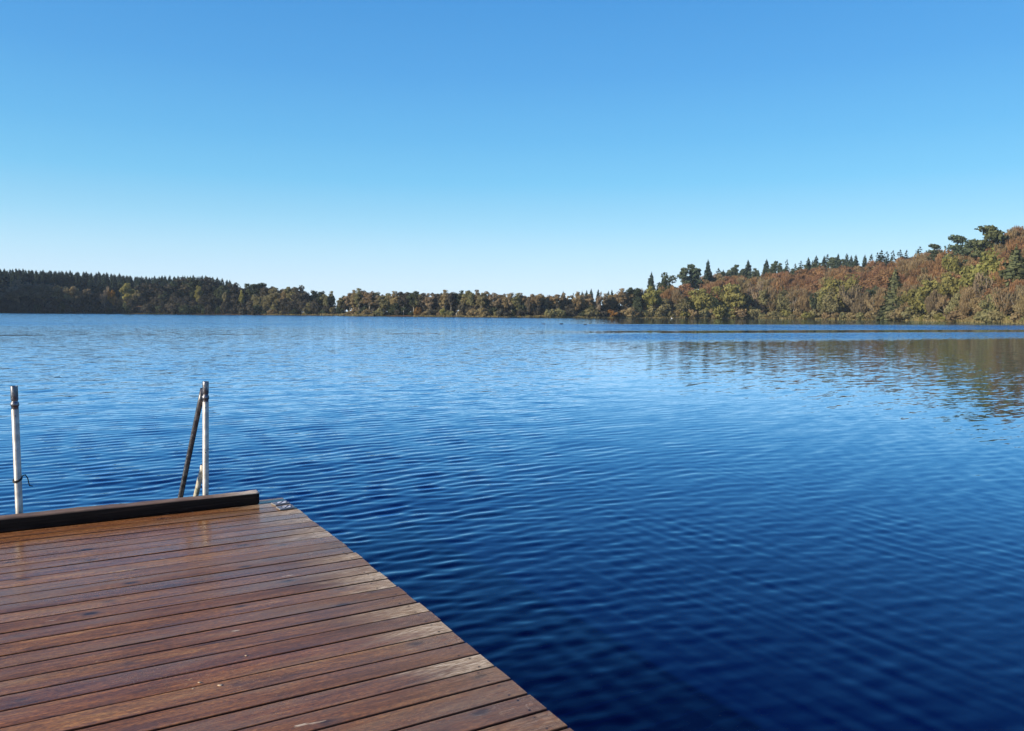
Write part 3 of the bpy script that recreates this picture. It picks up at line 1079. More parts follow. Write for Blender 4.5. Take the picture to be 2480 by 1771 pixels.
def trunk_mesh(rng, H, r0, targets, z_split, bark, nl=6, lean=0.0, name='trunk'):
    mb = MB()
    top = np.array([lean * (H * 0.8 - z_split) + rng.normal() * 0.2, rng.normal() * 0.2, H * 0.82])
    bx, by = rng.normal() * 0.25, rng.normal() * 0.25
    pts = [(0, 0, -0.8), (0, 0, 0.3), (bx * 0.6, by * 0.6, z_split * 0.6), (bx, by, z_split), tuple(top)]
    tube(mb, pts, [r0 * 1.35, r0 * 1.1, r0 * 0.9, r0 * 0.75, r0 * 0.15], 7)
    if len(targets):
        idx = rng.choice(len(targets), min(nl, len(targets)), replace=False)
        for i in idx:
            t = targets[i]
            f = rng.uniform(0.55, 1.0)
            s = np.array([bx, by, z_split]) * f + (1 - f) * np.array([bx * 0.6, by * 0.6, z_split * 0.6])
            mid = s * 0.5 + t * 0.5 + np.array([0, 0, -0.08 * H * rng.random()])
            tube(mb, [tuple(s), tuple(mid), tuple(t)], [r0 * 0.5, r0 * 0.33, r0 * 0.1], 5)
    return mb.mesh(name, bark, True)


def spruce(rng, H, R, ntier, per, flat=0.25, ragged=0.3):
    V, Tn = [], []
    for i in range(ntier):
        f = i / (ntier - 1)
        z = H * (0.06 + 0.93 * f)
        r = R * (1 - f) ** 0.62 * rng.uniform(1 - ragged, 1.0 + 0.3 * ragged) + 0.40
        n = max(6, int(per * (0.4 + 0.6 * (1 - f))))
        an = rng.uniform(0, 2 * PI, n)
        rr = r * rng.uniform(0.35, 1.0, n)
        dirs = np.stack([np.cos(an), np.sin(an), -flat + 0.15 * rng.normal(size=n)], 1)
        C = dirs * (rr * 0.62)[:, None] + np.array([0, 0, z])
        C[:, 2] += rng.normal(size=n) * H / ntier * 0.35
        U = unit(dirs) * (rr * 0.45)[:, None]
        side = np.stack([-np.sin(an), np.cos(an), 0.25 * rng.normal(size=n)], 1)
        W = side * (0.16 + 0.20 * rr)[:, None]
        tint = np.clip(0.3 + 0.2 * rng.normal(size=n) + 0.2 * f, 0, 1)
        v, t = quads(C, U, W, tint)
        V.append(v)
        Tn.append(t)
        # hanging twigs at the tips
        C2 = dirs * (rr * 0.85)[:, None] + np.array([0, 0, z - 0.02 * H])
        U2 = np.stack([0.2 * rng.normal(size=n), 0.2 * rng.normal(size=n), np.ones(n)], 1) * (0.22 + 0.16 * rr)[:, None]
        v, t = quads(C2, U2, side * (0.14 + 0.14 * rr)[:, None], np.clip(tint - 0.1, 0, 1))
        V.append(v)
        Tn.append(t)
    # leader
    C = np.array([[0, 0, H * 0.985], [0, 0, H * 0.985]])
    v, t = quads(C, np.array([[0.1, 0, 0], [0, 0.1, 0]]), np.array([[0, 0, 0.05 * H]] * 2), np.array([0.4, 0.4]))
    V.append(v)
    Tn.append(t)
    return np.concatenate(V), np.concatenate(Tn)


def pine(rng, H, R, n=22, per=105):
    V, Tn, cl = [], [], []
    for i in range(n):
        f = rng.uniform(0.2, 1.0)
        an = rng.uniform(0, 2 * PI)
        rr = R * (1.1 - f) ** 0.5 * rng.uniform(0.1, 0.85)
        c = np.array([rr * math.cos(an), rr * math.sin(an), H * (0.22 + 0.74 * f)])
        cl.append(c)
        cr = R * rng.uniform(0.28, 0.5)
        dd = rand_dir(rng, per)
        C = c + dd * (cr * (0.3 + 0.7 * rng.random(per)))[:, None] * np.array([1.2, 1.2, 0.55])
        nrm = unit(dd * np.array([0.6, 0.6, 1]) + 0.7 * rng.normal(size=(per, 3)))
        a = unit(np.cross(nrm, rand_dir(rng, per)))
        s = 0.36 * rng.uniform(0.6, 1.3, per)[:, None]
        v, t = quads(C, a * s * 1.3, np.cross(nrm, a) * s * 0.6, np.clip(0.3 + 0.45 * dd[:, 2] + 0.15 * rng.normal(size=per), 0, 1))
        V.append(v)
        Tn.append(t)
    return np.concatenate(V), np.concatenate(Tn), np.array(cl)


PROTO = {}      # shape name -> list of (height, crown verts, tints, trunk mesh builder)


def shapes():
    rng = np.random.default_rng(11)
    S = {}
    S['round'] = []
    for i in range(4):
        H, R = 14.0, rng.uniform(4.2, 5.4)
        v, t, cl = broadleaf(rng, R, 2.2, H, 34, 62, 0.42)
        S['round'].append((H, v, t, cl, dict(r0=0.22, z=3.5)))
    S['tall'] = []
    for i in range(4):
        H, R = 15.0, rng.uniform(2.7, 3.6)
        v, t, cl = broadleaf(rng, R, 3.4, H, 36, 56, 0.34)
        S['tall'].append((H, v, t, cl, dict(r0=0.21, z=5.5)))
    S['low'] = []       # crown down to the ground
    for i in range(4):
        H, R = 13.0, rng.uniform(4.6, 5.6)
        v, t, cl = broadleaf(rng, R, 0.4, H, 42, 60, 0.40)
        S['low'].append((H, v, t, cl, dict(r0=0.2, z=2.5)))
    S['twig'] = []      # thinly leaved, brush-like beech
    for i in range(5):
        H, R = 15.0, rng.uniform(5.0, 6.4)
        v, t, cl = broadleaf(rng, R, 0.8, H, 48, 78, 0.52, 'twig', lean=rng.uniform(0, 0.12))
        S['twig'].append((H, v, t, cl, dict(r0=0.22, z=4.0)))
    S['bare'] = []      # pale branching trunk in a thin veil of twigs
    for i in range(4):
        H, R = 13.0, rng.uniform(3.2, 4.4)
        v, t, cl = broadleaf(rng, R, 1.4, H, 22, 26, 0.46, 'twig', lean=rng.uniform(-0.1, 0.15), open_=0.5)
        S['bare'].append((H, v, t, cl, dict(r0=0.13, z=4.2, nl=12)))
    S['spruce'] = []
    for i in range(5):
        H = 18.0
        v, t = spruce(rng, H, rng.uniform(3.0, 3.8), 24, 24, ragged=0.3)
        S['spruce'].append((H, v, t, np.zeros((0, 3)), dict(r0=0.2, z=8)))
    S['wide_spruce'] = []
    for i in range(3):
        H = 18.0
        v, t = spruce(rng, H, rng.uniform(4.4, 5.2), 22, 36, flat=0.18, ragged=0.35)
        S['wide_spruce'].append((H, v, t, np.zeros((0, 3)), dict(r0=0.25, z=8)))
    S['thin_spruce'] = []
    for i in range(4):
        H = 15.0
        v, t = spruce(rng, H, rng.uniform(1.9, 2.6), 13, 15, flat=0.08, ragged=0.5)
        S['thin_spruce'].append((H, v, t, np.zeros((0, 3)), dict(r0=0.16, z=8)))
    S['pine'] = []
    for i in range(4):
        H = 16.0
        v, t, cl = pine(rng, H, rng.uniform(3.6, 4.6))
        S['pine'].append((H, v, t, cl, dict(r0=0.22, z=8)))
    S['bush'] = []
    for i in range(4):
        H, R = 3.4, rng.uniform(2.2, 3.0)
        v, t, cl = broadleaf(rng, R, -0.4, H, 20, 44, 0.30)
        S['bush'].append((H, v, t, cl, dict(r0=0.07, z=0.6)))
    return S


SH = shapes()
MESHES = {}


def tree_meshes(shape, i, fol, bark):
    key = (shape, i, fol, bark)
    if key not in MESHES:
        H, v, t, cl, kw = SH[shape][i]
        rng = np.random.default_rng(100 + i)
        cm = np_mesh('crown', v, t, FOL[fol])
        tm = trunk_mesh(rng, H, kw['r0'], cl, kw['z'], BARK[bark], kw.get('nl', 6))
        MESHES[key] = (H, cm, tm)
    return MESHES[key]


PLANTED = []
PROTO_OBJ = {}


def plant(name, shape, fol, x, y, height, label, group, cat='tree', bark='dark', wide=1.0, idx=None, rng=RNG):
    i = int(rng.integers(len(SH[shape]))) if idx is None else idx % len(SH[shape])
    H, cm, tm = tree_meshes(shape, i, fol, bark)
    z = float(ground_z(x, y)) - 0.05
    key = (name, shape, i, fol, bark)
    s = height / H
    if key not in PROTO_OBJ:
        root = link(name, None)
        link('crown', cm, root)
        link('trunk' if name != 'bush' else 'stem', tm, root)
        PROTO_OBJ[key] = root
    else:
        src = PROTO_OBJ[key]
        root = src.copy()
        COL.objects.link(root)
        for ch in src.children:
            c = ch.copy()
            COL.objects.link(c)
            c.parent = root
    root.location = (x, y, z)
    root.rotation_euler = (0, 0, float(rng.uniform(0, 2 * PI)) if shape not in ('twig', 'bare') else float(rng.normal() * 0.9))
    root.scale = (s * wide, s * wide, s)
    for kk in ('label', 'category', 'group'):
        if kk in root:
            del root[kk]
    tag(root, label, cat, group)
    PLANTED.append(root)
    return root


def by_px(u, v_top, back):
    """ground point 'back' metres behind the shore at photo column u, and the height that tops out at row v_top"""
    y = float(shore(u)) + back
    p = at_y(u, v_top, y)
    g = float(ground_z(p.x, p.y))
    return p.x, p.y, max(p.z - g, 0.8)


ORD = ['first', 'second', 'third', 'fourth', 'fifth', 'sixth', 'seventh', 'eighth', 'ninth', 'tenth', 'eleventh', 'twelfth', 'thirteenth',
       'fourteenth', 'fifteenth', 'sixteenth', 'seventeenth', 'eighteenth', 'nineteenth', 'twentieth', '21st', '22nd', '23rd', '24th', '25th', '26th',
       '27th', '28th', '29th', '30th', '31st', '32nd', '33rd', '34th', '35th', '36th', '37th', '38th', '39th', '40th', '41st', '42nd', '43rd', '44th',
       '45th', '46th', '47th', '48th', '49th', '50th', '51st', '52nd', '53rd', '54th', '55th', '56th', '57th', '58th', '59th', '60th'] + [f'{i}th' for i in range(61, 200)]


def plant_row(rows, group, what, name='broadleaf_tree', cat='tree'):
    """rows: (u, v_top, back, shape, foliage, bark, wide, label or None); unlabelled ones get their place in the row"""
    rows = sorted(rows, key=lambda r: r[0])
    counts = {}
    for r in rows:
        if r[7] is None:
            counts[r[4]] = counts.get(r[4], 0)
            counts[r[4]] += 1
    seen = {}
    for (u, vt, back, shape, fol, bark, wide, lab) in rows:
        x, y, h = by_px(u, vt, back)
        nm = name
        if 'spruce' in shape:
            nm = 'spruce_tree'
        elif shape == 'pine':
            nm = 'pine_tree'
        elif shape == 'bare':
            nm = 'bare_tree'
        elif shape == 'bush':
            nm = 'bush'
        if lab is None:
            k = seen.get(fol, 0)
            seen[fol] = k + 1
            adj = ADJ[fol]
            lab = f"{ORD[k]} {ADJB.get(fol, adj) if shape == 'bush' else adj} {what}, counted from the left"
        plant(nm, shape, fol, x, y, h, lab, group, 'bush' if nm == 'bush' else cat, bark, wide)


ADJB = {'olive': 'olive', 'green': 'dark green', 'brown': 'dull brown', 'lime': 'yellow-green', 'dusk': 'dark brown', 'orange': 'orange'}
ADJ = {'sunpine': 'olive conifer', 'spruce': 'dark spruce', 'pine': 'dark green pine', 'rust': 'rust brown beech', 'brown': 'dull brown tree', 'olive': 'olive leaved tree', 'lime': 'yellow-green tree',
       'green': 'dark green tree', 'grey': 'grey-brown thin tree', 'dusk': 'dark brown tree', 'orange': 'orange tree', 'straw': 'straw coloured clump'}

rp = random.Random(19)

# ---- left shore: named trees
G = 'broadleaved trees along the left shore'
rows = []
for u, vt, wd in ((-70, 700, 1.1), (-30, 697, 1.1), (14, 694, 1.0), (46, 682, 1.05), (78, 681, 1.0), (112, 682, 1.1), (146, 691, 1.0), (178, 690, 0.95), (206, 699, 0.9)):
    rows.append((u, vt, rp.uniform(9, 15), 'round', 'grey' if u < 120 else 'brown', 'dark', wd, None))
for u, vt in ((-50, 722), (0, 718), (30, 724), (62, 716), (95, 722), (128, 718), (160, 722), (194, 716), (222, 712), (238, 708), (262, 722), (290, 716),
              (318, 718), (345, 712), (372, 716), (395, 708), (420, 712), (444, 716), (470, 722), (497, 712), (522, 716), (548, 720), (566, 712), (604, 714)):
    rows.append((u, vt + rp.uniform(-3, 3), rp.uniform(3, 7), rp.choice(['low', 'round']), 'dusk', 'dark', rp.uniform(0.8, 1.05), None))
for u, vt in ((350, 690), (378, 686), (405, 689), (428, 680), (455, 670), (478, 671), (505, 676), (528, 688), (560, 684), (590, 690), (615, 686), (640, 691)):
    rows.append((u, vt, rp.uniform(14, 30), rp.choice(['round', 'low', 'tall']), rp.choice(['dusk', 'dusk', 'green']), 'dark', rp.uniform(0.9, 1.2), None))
rows += [
    (253, 699, 5, 'bare', 'grey', 'pale', 0.8, 'pale bare thin tree just left of the small orange tree'),
    (272, 699, 6, 'round', 'orange', 'dark', 0.55, 'small orange tree in front of the dark left woods'),
    (312, 684, 8, 'tall', 'lime', 'dark', 1.25, 'bright yellow-green round tree standing out against the dark left woods'),
    (331, 702, 6, 'tall', 'olive', 'dark', 0.9, 'smaller olive tree close on the right of the bright yellow-green tree'),
    (395, 704, 5, 'tall', 'green', 'dark', 0.9, 'small green pointed tree low in the dark left woods'),
    (482, 690, 5, 'tall', 'lime', 'pale', 0.75, 'slender yellow birch in front of the brown crowns on the left shore'),
    (541, 690, 8, 'tall', 'green', 'pale', 0.8, 'slim green birch right of the slender yellow birch'),
    (546, 706, 4, 'tall', 'olive', 'pale', 0.6, 'pale low birch hanging over the left shore'),
    (584, 706, 4, 'tall', 'lime', 'pale', 0.7, 'drooping yellow-green birch near the end of the dark left woods'),
    (440, 672, 34, 'round', 'dusk', 'dark', 1.5, 'broad dark brown crown on the skyline of the left woods'),
]
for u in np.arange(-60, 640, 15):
    rows.append((u + rp.uniform(-5, 5), rp.uniform(733, 745), rp.uniform(1.5, 4), 'bush', rp.choice(['dusk', 'dusk', 'green']), 'dark', rp.uniform(0.7, 1.1), None))  # dark leaf colours carry the shade at the foot of the left bank
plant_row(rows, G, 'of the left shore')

# ---- left ridge: the spruce plantation
rng = np.random.default_rng(77)
n = 0
SKY_L = ([-160, 0, 82, 245, 354, 463, 518, 578, 600, 640], [650, 649, 651.5, 658, 668, 666, 669, 683, 675, 682])
LAB_S = 'dark spruce packed among the others on the ridge behind the left shore'
for row, back in enumerate((80, 104, 122, 136, 148)):
    us = np.arange(-60, 590 - row * 6, (20.0, 20.0, 14.0, 9.5, 9.5)[row])
    for u in us + rng.uniform(-4, 4, len(us)):
        if back < 60 and 400 < u < 520:
            continue
        y = float(shore(u)) + back + rng.uniform(-5, 5)
        x = (u - 1240) / 1900 * y
        vt = np.interp(u, *SKY_L) + rng.uniform(0, 4) + (4 - row) * 3
        pmax = at_y(u, vt, y).z
        g_ = float(ground_z(x, y))
        h = min(pmax - g_, rng.uniform(15.0, 18.5)) if row < 3 else min(pmax - g_, 26)
        if h < 5:
            continue
        plant('spruce_tree', 'spruce', 'spruce', x, y, h, LAB_S, 'spruces packed on the left ridge', wide=rng.uniform(1.3, 1.7), rng=rng)
        n += 1
print('left spruces', n)

# ---- left edge toward the middle, then the low far shore
G = 'trees along the low far shore'
rows = []
for u, vt, fol in ((628, 684, 'green'), (650, 690, 'dusk'), (668, 700, 'olive'), (690, 696, 'brown'), (709, 691, 'olive'), (728, 696, 'dusk'), (742, 704, 'brown'), (758, 702, 'olive'),
                   (775, 704, 'green'), (790, 711, 'olive'), (803, 708, 'olive')):
    rows.append((u, vt, rp.uniform(6, 16), 'round' if u < 735 else 'tall', fol, 'dark', 1.0, None))
    rows.append((u + rp.uniform(-8, 8), vt + rp.uniform(22, 34), rp.uniform(2.5, 5), 'low', rp.choice(['dusk', 'olive', 'dusk']), 'dark', 0.95, None))
SKY_C = ([818, 835, 850, 870, 900, 924, 950, 975, 998, 1020, 1047, 1075, 1100, 1130, 1159, 1185, 1205, 1225, 1260, 1300, 1336, 1360],
         [722, 711, 705, 700, 702, 713, 708, 703, 701, 709, 706, 707, 706, 704, 703, 706, 712, 709, 711, 710, 711, 711])
u = 826.0
while u < 1355:
    vt = np.interp(u, *SKY_C) + rp.uniform(-1.5, 4.5)
    fol = rp.choice(['olive', 'olive', 'brown', 'grey', 'green', 'dusk', 'olive'] if u < 1180 else ['grey', 'brown', 'olive', 'brown', 'grey'])
    rows.append((u, vt, rp.uniform(5, 12), 'tall', fol, rp.choice(['dark', 'pale', 'pale']), rp.uniform(1.0, 1.35), None))
    u += rp.uniform(9.5, 14.5)
for u, vt, fol in ((834, 736, 'dusk'), (845, 738, 'olive'), (853, 712, 'dusk'), (885, 711, 'green'), (912, 722, 'dusk'), (938, 719, 'olive'), (1035, 716, 'dusk'), (1060, 715, 'dusk'), (1088, 716, 'brown'), (1118, 713, 'olive'),
                   (1146, 713, 'grey'), (1240, 716, 'brown'), (1268, 717, 'grey'), (1322, 716, 'brown')):
    rows.append((u, vt, rp.uniform(9, 16), 'round', fol, 'dark', 0.75, None))
for u in np.arange(640, 1420, 13.0):
    u = u + rp.uniform(-4, 4)
    if 812 < u < 822 or 970 < u < 1000 and rp.random() < 0.3:
        continue
    rows.append((u, np.interp(u, *SKY_C) + rp.uniform(10, 22) if u > 800 else 718, rp.uniform(14, 40), rp.choice(['low', 'round', 'low']), rp.choice(['dusk', 'dusk', 'olive', 'brown', 'green']), 'dark', rp.uniform(0.8, 1.1), None))
rows += [
    (1278, 719, 4, 'bare', 'grey', 'pale', 0.6, 'leaning white trunked bare birch on the far shore left of the pale bare tree'),
    (1448, 712, 3, 'bare', 'grey', 'pale', 0.85, 'white forked bare tree standing alone at the waterline of the far shore'),
]
plant_row(rows, G, 'of the low far shore')

G = 'bushes along the low far shore'
rows = []
for u in np.arange(640, 1535, 10.5):
    u = u + rp.uniform(-5, 5)
    if rp.random() < 0.5:
        if True:
            rows.append((u, rp.uniform(733, 743), rp.uniform(6, 14), 'bush', rp.choice(['dusk', 'dusk', 'green']), 'dark', rp.uniform(0.6, 0.9), None))
        continue
    rows.append((u, rp.uniform(747, 756), rp.uniform(1.5, 4), 'bush', rp.choice(['dusk', 'dusk', 'green', 'olive', 'brown']), 'dark', rp.uniform(0.9, 1.4), None))
rows += [(1012, 744, 2.5, 'bush', 'orange', 'dark', 0.55, 'tall narrow orange-brown bush on the far shore right of the see-through trunks'),
         (1073, 748, 2.0, 'bush', 'lime', 'dark', 0.8, 'bright yellow bush at the waterline of the far shore'),
         (1487, 750, 2.5, 'bush', 'orange', 'dark', 1.6, 'wide orange-brown bush at the waterline right of the white forked tree')]
plant_row(rows, G, 'bush under the far shore trees')

# ---- middle right: where the far shore meets the hill
G = 'trees where the far shore meets the right hill'
rows = []
for u, vt, fol, shp, wd in ((1366, 713, 'grey', 'tall', 1.1), (1384, 714, 'brown', 'tall', 1.1), (1402, 710, 'brown', 'round', 0.8), (1424, 711, 'brown', 'tall', 1.1), (1468, 714, 'grey', 'tall', 1.1),
                            (1484, 711, 'brown', 'round', 0.75), (1505, 702, 'brown', 'tall', 1.2), (1520, 706, 'brown', 'round', 0.8), (1432, 732, 'olive', 'low', 0.9), (1462, 738, 'dusk', 'low', 0.9),
                            (1395, 738, 'olive', 'low', 0.8), (1512, 738, 'grey', 'low', 0.9), (1558, 700, 'brown', 'twig', 0.7), (1620, 690, 'rust', 'twig', 0.9), (1640, 700, 'brown', 'twig', 0.8)):
    rows.append((u, vt, rp.uniform(5, 14) if fol != 'rust' else 22, shp, fol, 'dark', wd, None))
rows += [
    (1538, 692, 12, 'round', 'green', 'dark', 0.95, 'dark green round tree rising at the left foot of the brown hill'),
    (1545, 722, 5, 'low', 'green', 'dark', 0.7, 'lower green tree in front of the dark green round tree'),
    (1580, 697, 7, 'round', 'lime', 'dark', 0.95, 'yellow-green tree between the dark green round tree and the big lime pair'),
    (1610, 722, 5, 'low', 'olive', 'dark', 0.9, 'olive tree low on the shore beneath the rust brown beeches'),
    (1690, 698, 6, 'low', 'lime', 'dark', 1.15, 'left one of the big pair of yellow-green trees below the brown hill'),
    (1722, 712, 4, 'low', 'lime', 'dark', 0.8, 'lower yellow-green tree in the middle of the big pair'),
    (1768, 686, 6, 'low', 'lime', 'dark', 1.2, 'right one of the big pair of yellow-green trees below the brown hill'),
    (1650, 722, 4, 'low', 'olive', 'dark', 0.9, 'olive tree at the waterline left of the big yellow-green pair'),
    (1808, 706, 5, 'low', 'green', 'dark', 0.7, 'dark green tree right beside the big yellow-green pair'),
    (1578, 661, 32, 'wide_spruce', 'spruce', 'dark', 0.9, 'lone spruce peaking above the left foot of the brown hill'),
    (1612, 667, 30, 'round', 'green', 'dark', 0.8, 'rounded dark green crown right of the lone peaking spruce'),
    (1660, 650, 70, 'pine', 'pine', 'fox', 0.9, 'left half of the twin dark pines on the skyline'),
    (1680, 641, 72, 'pine', 'pine', 'fox', 0.95, 'right and taller half of the twin dark pines on the skyline'),
    (1715, 631, 85, 'spruce', 'spruce', 'dark', 1.2, 'narrow dark spruce standing highest right of the twin pines'),
]
plant_row(rows, G, 'at the left foot of the hill')
G = 'dark conifers above the far shore trees'
rows = [(u, v, rp.uniform(18, 26), s, 'spruce', 'dark', wd, None) for u, v, s, wd in
        ((1364, 706, 'wide_spruce', 0.9), (1388, 711, 'thin_spruce', 1.2), (1410, 706, 'wide_spruce', 0.6), (1421, 704, 'spruce', 1.1), (1432, 701, 'spruce', 1.1), (1449, 702, 'spruce', 1.0),
         (1474, 706, 'spruce', 1.1), (1482, 702, 'wide_spruce', 0.7))]
plant_row(rows, G, 'rising above the far shore trees')

# ---- right hill skyline conifers
G = 'conifers on the skyline of the right hill'
rows = []
for u, v, s, wd in ((1740, 651, 'thin_spruce', 1.3), (1752, 655, 'thin_spruce', 1.2), (1764, 654, 'pine', 0.7), (1782, 642, 'pine', 0.8), (1798, 652, 'pine', 0.7), (1812, 631, 'wide_spruce', 0.9), (1830, 650, 'pine', 0.7),
                    (1857, 629, 'wide_spruce', 0.8), (1876, 633, 'pine', 0.7), (1890, 638, 'pine', 0.7), (1906, 630, 'thin_spruce', 1.1), (1926, 640, 'thin_spruce', 1.2), (1940, 633, 'thin_spruce', 1.2),
                    (1958, 625, 'spruce', 0.9), (1968, 632, 'spruce', 0.9), (1977, 620, 'spruce', 0.9), (1996, 621, 'spruce', 0.9), (2004, 618, 'thin_spruce', 1.3), (2018, 624, 'pine', 0.9), (2030, 616, 'spruce', 1.0),
                    (2051, 615, 'spruce', 1.0), (2062, 620, 'spruce', 0.9), (2073, 618, 'spruce', 1.0), (2095, 618, 'spruce', 0.9), (2111, 617, 'thin_spruce', 1.2), (2126, 613, 'thin_spruce', 1.3), (2135, 607, 'thin_spruce', 1.3),
                    (2148, 611, 'thin_spruce', 1.3), (2163, 608, 'thin_spruce', 1.1), (2180, 606, 'thin_spruce', 1.3), (2196, 607, 'thin_spruce', 1.3), (2228, 598, 'thin_spruce', 1.2)):
    rows.append((u, v, 104 if u < 1900 else 100 - (u - 1900) * 0.02, s, 'pine' if s == 'pine' else 'spruce', 'fox' if s == 'pine' else 'dark', wd * (1.1 if s == 'pine' else rp.uniform(1.15, 1.6)), None))
for u in np.arange(1748, 2085, 13.0):
    u = u + rp.uniform(-4, 4)
    rows.append((u, float(np.interp(u, [1740, 1812, 1880, 1940, 2000, 2085], [660, 655, 650, 645, 633, 627])) + rp.uniform(-4, 5), 97, rp.choice(['pine', 'pine', 'wide_spruce']), 'pine', 'fox', rp.uniform(0.7, 1.0), None))
rows += [(2265, 592, 88, 'pine', 'pine', 'fox', 1.2, 'low spreading pine on the skyline left of the two dark pines'),
         (2322, 571, 70, 'pine', 'pine', 'fox', 1.1, 'left one of the two dark pines set in the brown slope at the skyline'),
         (2356, 575, 66, 'pine', 'pine', 'fox', 1.15, 'right one of the two dark pines set in the brown slope at the skyline'),
         (2400, 549, 66, 'pine', 'sunpine', 'fox', 1.2, 'olive lit pine high on the skyline near the right edge of the photo'),
         (2462, 596, 24, 'wide_spruce', 'sunpine', 'dark', 1.1, 'big green spruce cut by the right edge of the photo')]
plant_row(rows, G, 'on the skyline of the right hill')

# ---- right hill: rust brown beech wood
rng = np.random.default_rng(5)
pts = []
SKY_B = ([1560, 1640, 1700, 1800, 1860, 1920, 2000, 2069, 2130, 2189, 2248, 2310, 2360, 2420, 2480, 2700], [712, 680, 664, 671, 661, 652, 645, 640, 632, 622, 609, 592, 582, 560, 538, 480])
tries = 0
while len(pts) < 185 and tries < 20000:
    tries += 1
    u = rng.uniform(1600, 2640)
    back = rng.uniform(16, 112)
    if u < 1700 and back > 60 or u > 2300 and back > 95:
        continue
    y = float(shore(u)) + back
    x = (u - 1240) / 1900 * y
    if all((x - a) ** 2 + (y - b_) ** 2 > 6.0 ** 2 for a, b_, _ in pts):
        pts.append((x, y, u))
LAB_B = 'rust brown thinly leaved beech in the wood that covers the right hillside'
nb = 0
for x, y, u in pts:
    g_ = float(ground_z(x, y))
    vmax = np.interp(u, *SKY_B) + rng.uniform(-2, 6)
    hmax = at_y(u, vmax, y).z - g_
    h = min(rng.uniform(11, 15), hmax)
    if h < 5:
        continue
    fol = rng.choice(['rust', 'rust', 'rust', 'rust', 'brown'])
    plant('beech_tree', rng.choice(['twig', 'twig', 'twig', 'low']), fol, x, y, h, LAB_B, 'beeches covering the right hillside', wide=rng.uniform(0.9, 1.2), rng=rng)
    nb += 1
print('beeches', nb)

# ---- right shore: front row
G = 'trees along the right shore'
rows = []
for u, vt, back, shp, fol, bark, wd in (
        (1833, 681, 8, 'bare', 'grey', 'pale', 1.0), (1850, 700, 6, 'tall', 'olive', 'dark', 1.0), (1874, 690, 8, 'bare', 'brown', 'pale', 1.1), (1898, 702, 8, 'low', 'olive', 'dark', 0.8), (1925, 696, 7, 'bare', 'brown', 'pale', 1.0),
        (1950, 704, 8, 'twig', 'brown', 'dark', 0.7), (1972, 708, 5, 'tall', 'green', 'pale', 0.7), (1990, 700, 8, 'low', 'olive', 'dark', 0.8), (2016, 704, 6, 'low', 'olive', 'dark', 0.85), (2066, 688, 7, 'bare', 'grey', 'dark', 1.3),
        (2088, 704, 6, 'twig', 'grey', 'dark', 0.8), (2116, 712, 5, 'bare', 'brown', 'pale', 1.1), (2140, 700, 12, 'twig', 'brown', 'dark', 0.7), (2198, 690, 14, 'twig', 'brown', 'dark', 0.8), (2240, 655, 20, 'bare', 'brown', 'pale', 1.2),
        (2264, 706, 6, 'twig', 'grey', 'dark', 0.8), (2293, 710, 5, 'bare', 'brown', 'pale', 1.2), (2322, 708, 6, 'low', 'olive', 'dark', 0.85), (2350, 700, 8, 'twig', 'brown', 'dark', 0.9), (2390, 652, 14, 'bare', 'grey', 'pale', 1.2),
        (2372, 712, 5, 'low', 'brown', 'dark', 0.8), (2412, 706, 6, 'low', 'olive', 'dark', 0.9), (2436, 692, 6, 'bare', 'brown', 'pale', 1.3), (2470, 680, 6, 'bare', 'grey', 'pale', 1.2), (2500, 690, 6, 'twig', 'brown', 'dark', 1.0),
        (2545, 690, 6, 'twig', 'brown', 'dark', 1.0), (2590, 680, 6, 'low', 'olive', 'dark', 1.0)):
    rows.append((u, vt, back, shp, fol, bark, wd, None))
rows += [
    (2042, 662, 16, 'low', 'lime', 'dark', 0.95, 'yellow-green crown left of the tall shore spruce, topped by brown beeches'),
    (2006, 690, 10, 'low', 'lime', 'dark', 0.8, 'smaller yellow-green tree down left of the yellow-green crown by the spruce'),
    (2108, 690, 14, 'low', 'green', 'dark', 0.6, 'dark green bushy tree just left of the tall shore spruce'),
    (2169, 652, 7, 'wide_spruce', 'sunpine', 'dark', 1.2, 'tall olive-green spruce rising from the right shore'),
    (2228, 688, 5, 'low', 'lime', 'dark', 1.15, 'brightest yellow-green tree on the right shore, right of the tall spruce'),
    (2262, 676, 10, 'low', 'lime', 'dark', 0.9, 'yellow-green tree up behind the brightest one on the right shore'),
    (2312, 654, 18, 'low', 'lime', 'dark', 0.9, 'yellow-green crown halfway up the right slope, lower of three'),
    (2352, 642, 24, 'low', 'lime', 'dark', 0.8, 'yellow-green crown halfway up the right slope, middle of three'),
    (2400, 616, 30, 'low', 'lime', 'dark', 0.8, 'yellow-green crown halfway up the right slope, highest of three'),
    (2308, 612, 52, 'low', 'lime', 'dark', 0.5, 'small yellow-green tree alone among the brown beeches high on the slope'),
]
plant_row(rows, G, 'of the right shore')
G = 'bushes along the right shore'
rows = []
u = 1530.0
while u < 2620:
    base = float(np.interp(u, [1500, 1820, 2000, 2280, 2480, 2620], [770, 771, 773, 779, 785, 789]))
    hh = rp.uniform(12, 26) * (1.0 if u < 2100 else 1.35)
    rows.append((u, base - hh, rp.uniform(1.5, 4.0), 'bush', rp.choice(['olive', 'olive', 'brown', 'brown', 'lime', 'olive']), 'dark', rp.uniform(0.9, 1.4), None))
    u += rp.uniform(15, 25)
plant_row(rows, G, 'bush on the right waterline')


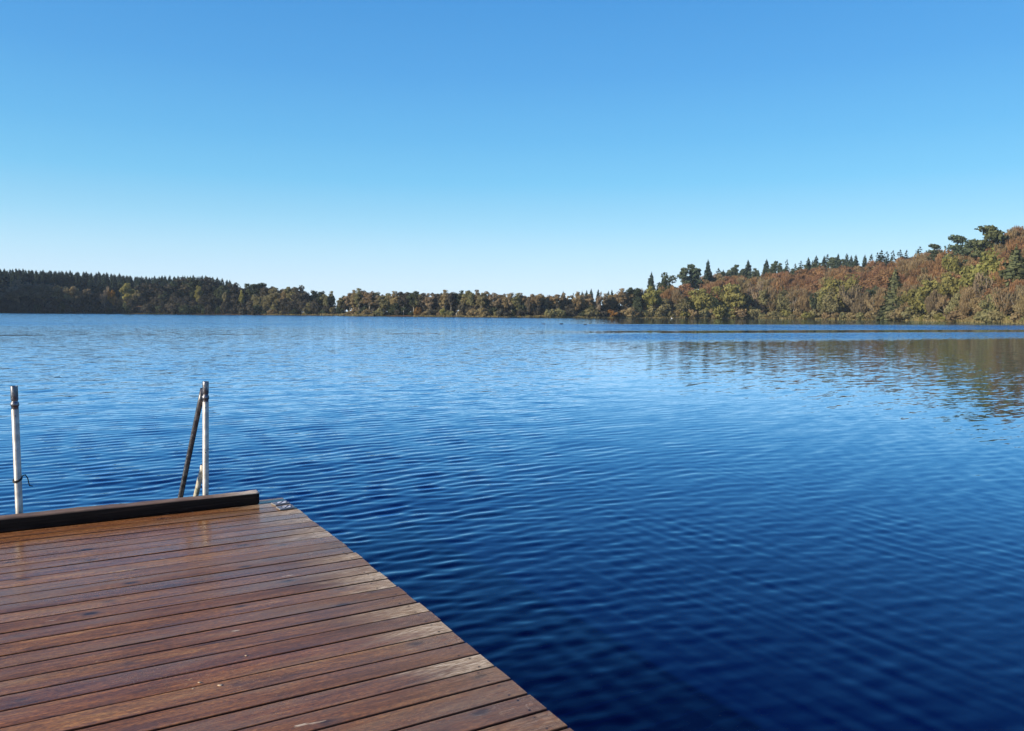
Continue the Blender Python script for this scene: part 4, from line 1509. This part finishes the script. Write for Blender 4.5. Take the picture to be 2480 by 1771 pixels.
# ---- reeds and grass along the waterline
def reeds():
    rng = np.random.default_rng(3)
    V, Tn = [], []
    for (ua, ub, dens, hh) in ((640, 800, 0.25, 0.5), (775, 905, 1.6, 0.8), (1000, 1260, 0.5, 0.6), (1290, 1350, 1.8, 0.9), (1260, 1600, 0.5, 0.6), (1600, 2200, 0.35, 0.8), (2200, 2620, 1.1, 1.1)):
        n = int((ub - ua) * dens * 14)
        u = rng.uniform(ua, ub, n)
        clump = 0.5 + 0.5 * np.sin(u * 0.21) * np.sin(u * 0.057 + 1)
        keep = rng.random(n) < 0.25 + 0.75 * clump
        u, clump = u[keep], clump[keep]
        n = len(u)
        y = shore(u) + rng.uniform(-0.8, 2.2, n)
        x = (u - 1240) / 1900 * y
        z = ground_z(x, y)
        h = hh * rng.uniform(0.6, 1.3, n) * (0.6 + 0.6 * clump)
        C = np.stack([x, y, np.maximum(z, -0.1) + h * 0.45], 1)
        U = np.stack([rng.normal(size=n) * 0.25, rng.normal(size=n) * 0.25, np.ones(n)], 1) * (h * 0.55)[:, None]
        an = rng.uniform(0, PI, n)
        W = np.stack([np.cos(an), np.sin(an), np.zeros(n)], 1) * rng.uniform(0.05, 0.16, n)[:, None]
        v, t = quads(C, U, W, np.clip(rng.normal(0.5, 0.25, n), 0, 1))
        V.append(v)
        Tn.append(t)
    me = np_mesh('reed_fringe', np.concatenate(V), np.concatenate(Tn), FOL['straw'])
    tag(link('reed_fringe', me), 'straw coloured reeds and grass fringing the far waterline', 'reeds', kind='stuff')


reeds()


# ---- the spruce wood that goes on along the left bank, beyond the picture: it shades the left shore
def far_wood():
    rng = np.random.default_rng(8)
    V, Tn = [], []
    for k in range(420):
        u = rng.uniform(-1900, -190)
        s = rng.uniform(6, 95)
        y = float(shore(u)) + s
        x = (u - 1240) / 1900 * y
        H, v, t, cl, kw = SH['spruce'][k % 5]
        sel = rng.random(len(v) // 4) < 0.55
        sel = np.repeat(sel, 4)
        sc = rng.uniform(1.0, 1.35)
        vv = v[sel] * np.array([sc * 1.3, sc * 1.3, sc]) + np.array([x, y, float(ground_z(x, y))])
        V.append(vv)
        Tn.append(t[sel])
    me = np_mesh('spruce_wood', np.concatenate(V), np.concatenate(Tn), FOL['spruce'])
    tag(link('spruce_wood', me), 'dark mass of spruce wood continuing along the left bank', 'wood', kind='stuff')


far_wood()


# ------------------------------------------------------------------ the thin air over the lake
def haze():
    mb = MB()
    box(mb, -1700, 1700, -1500, 1500, -4.0, 95.0)
    m, nt = new_mat('thin_haze')
    g = NT(nt)
    pv = g.n('ShaderNodeVolumePrincipled')
    pv.inputs['Color'].default_value = (0.66, 0.84, 1.0, 1)
    pv.inputs['Density'].default_value = HAZE
    o = g.n('ShaderNodeOutputMaterial')
    nt.links.new(pv.outputs[0], o.inputs['Volume'])
    tag(link('haze', mb.mesh('haze', m)), kind='stuff')


HAZE = 0.00011
haze()
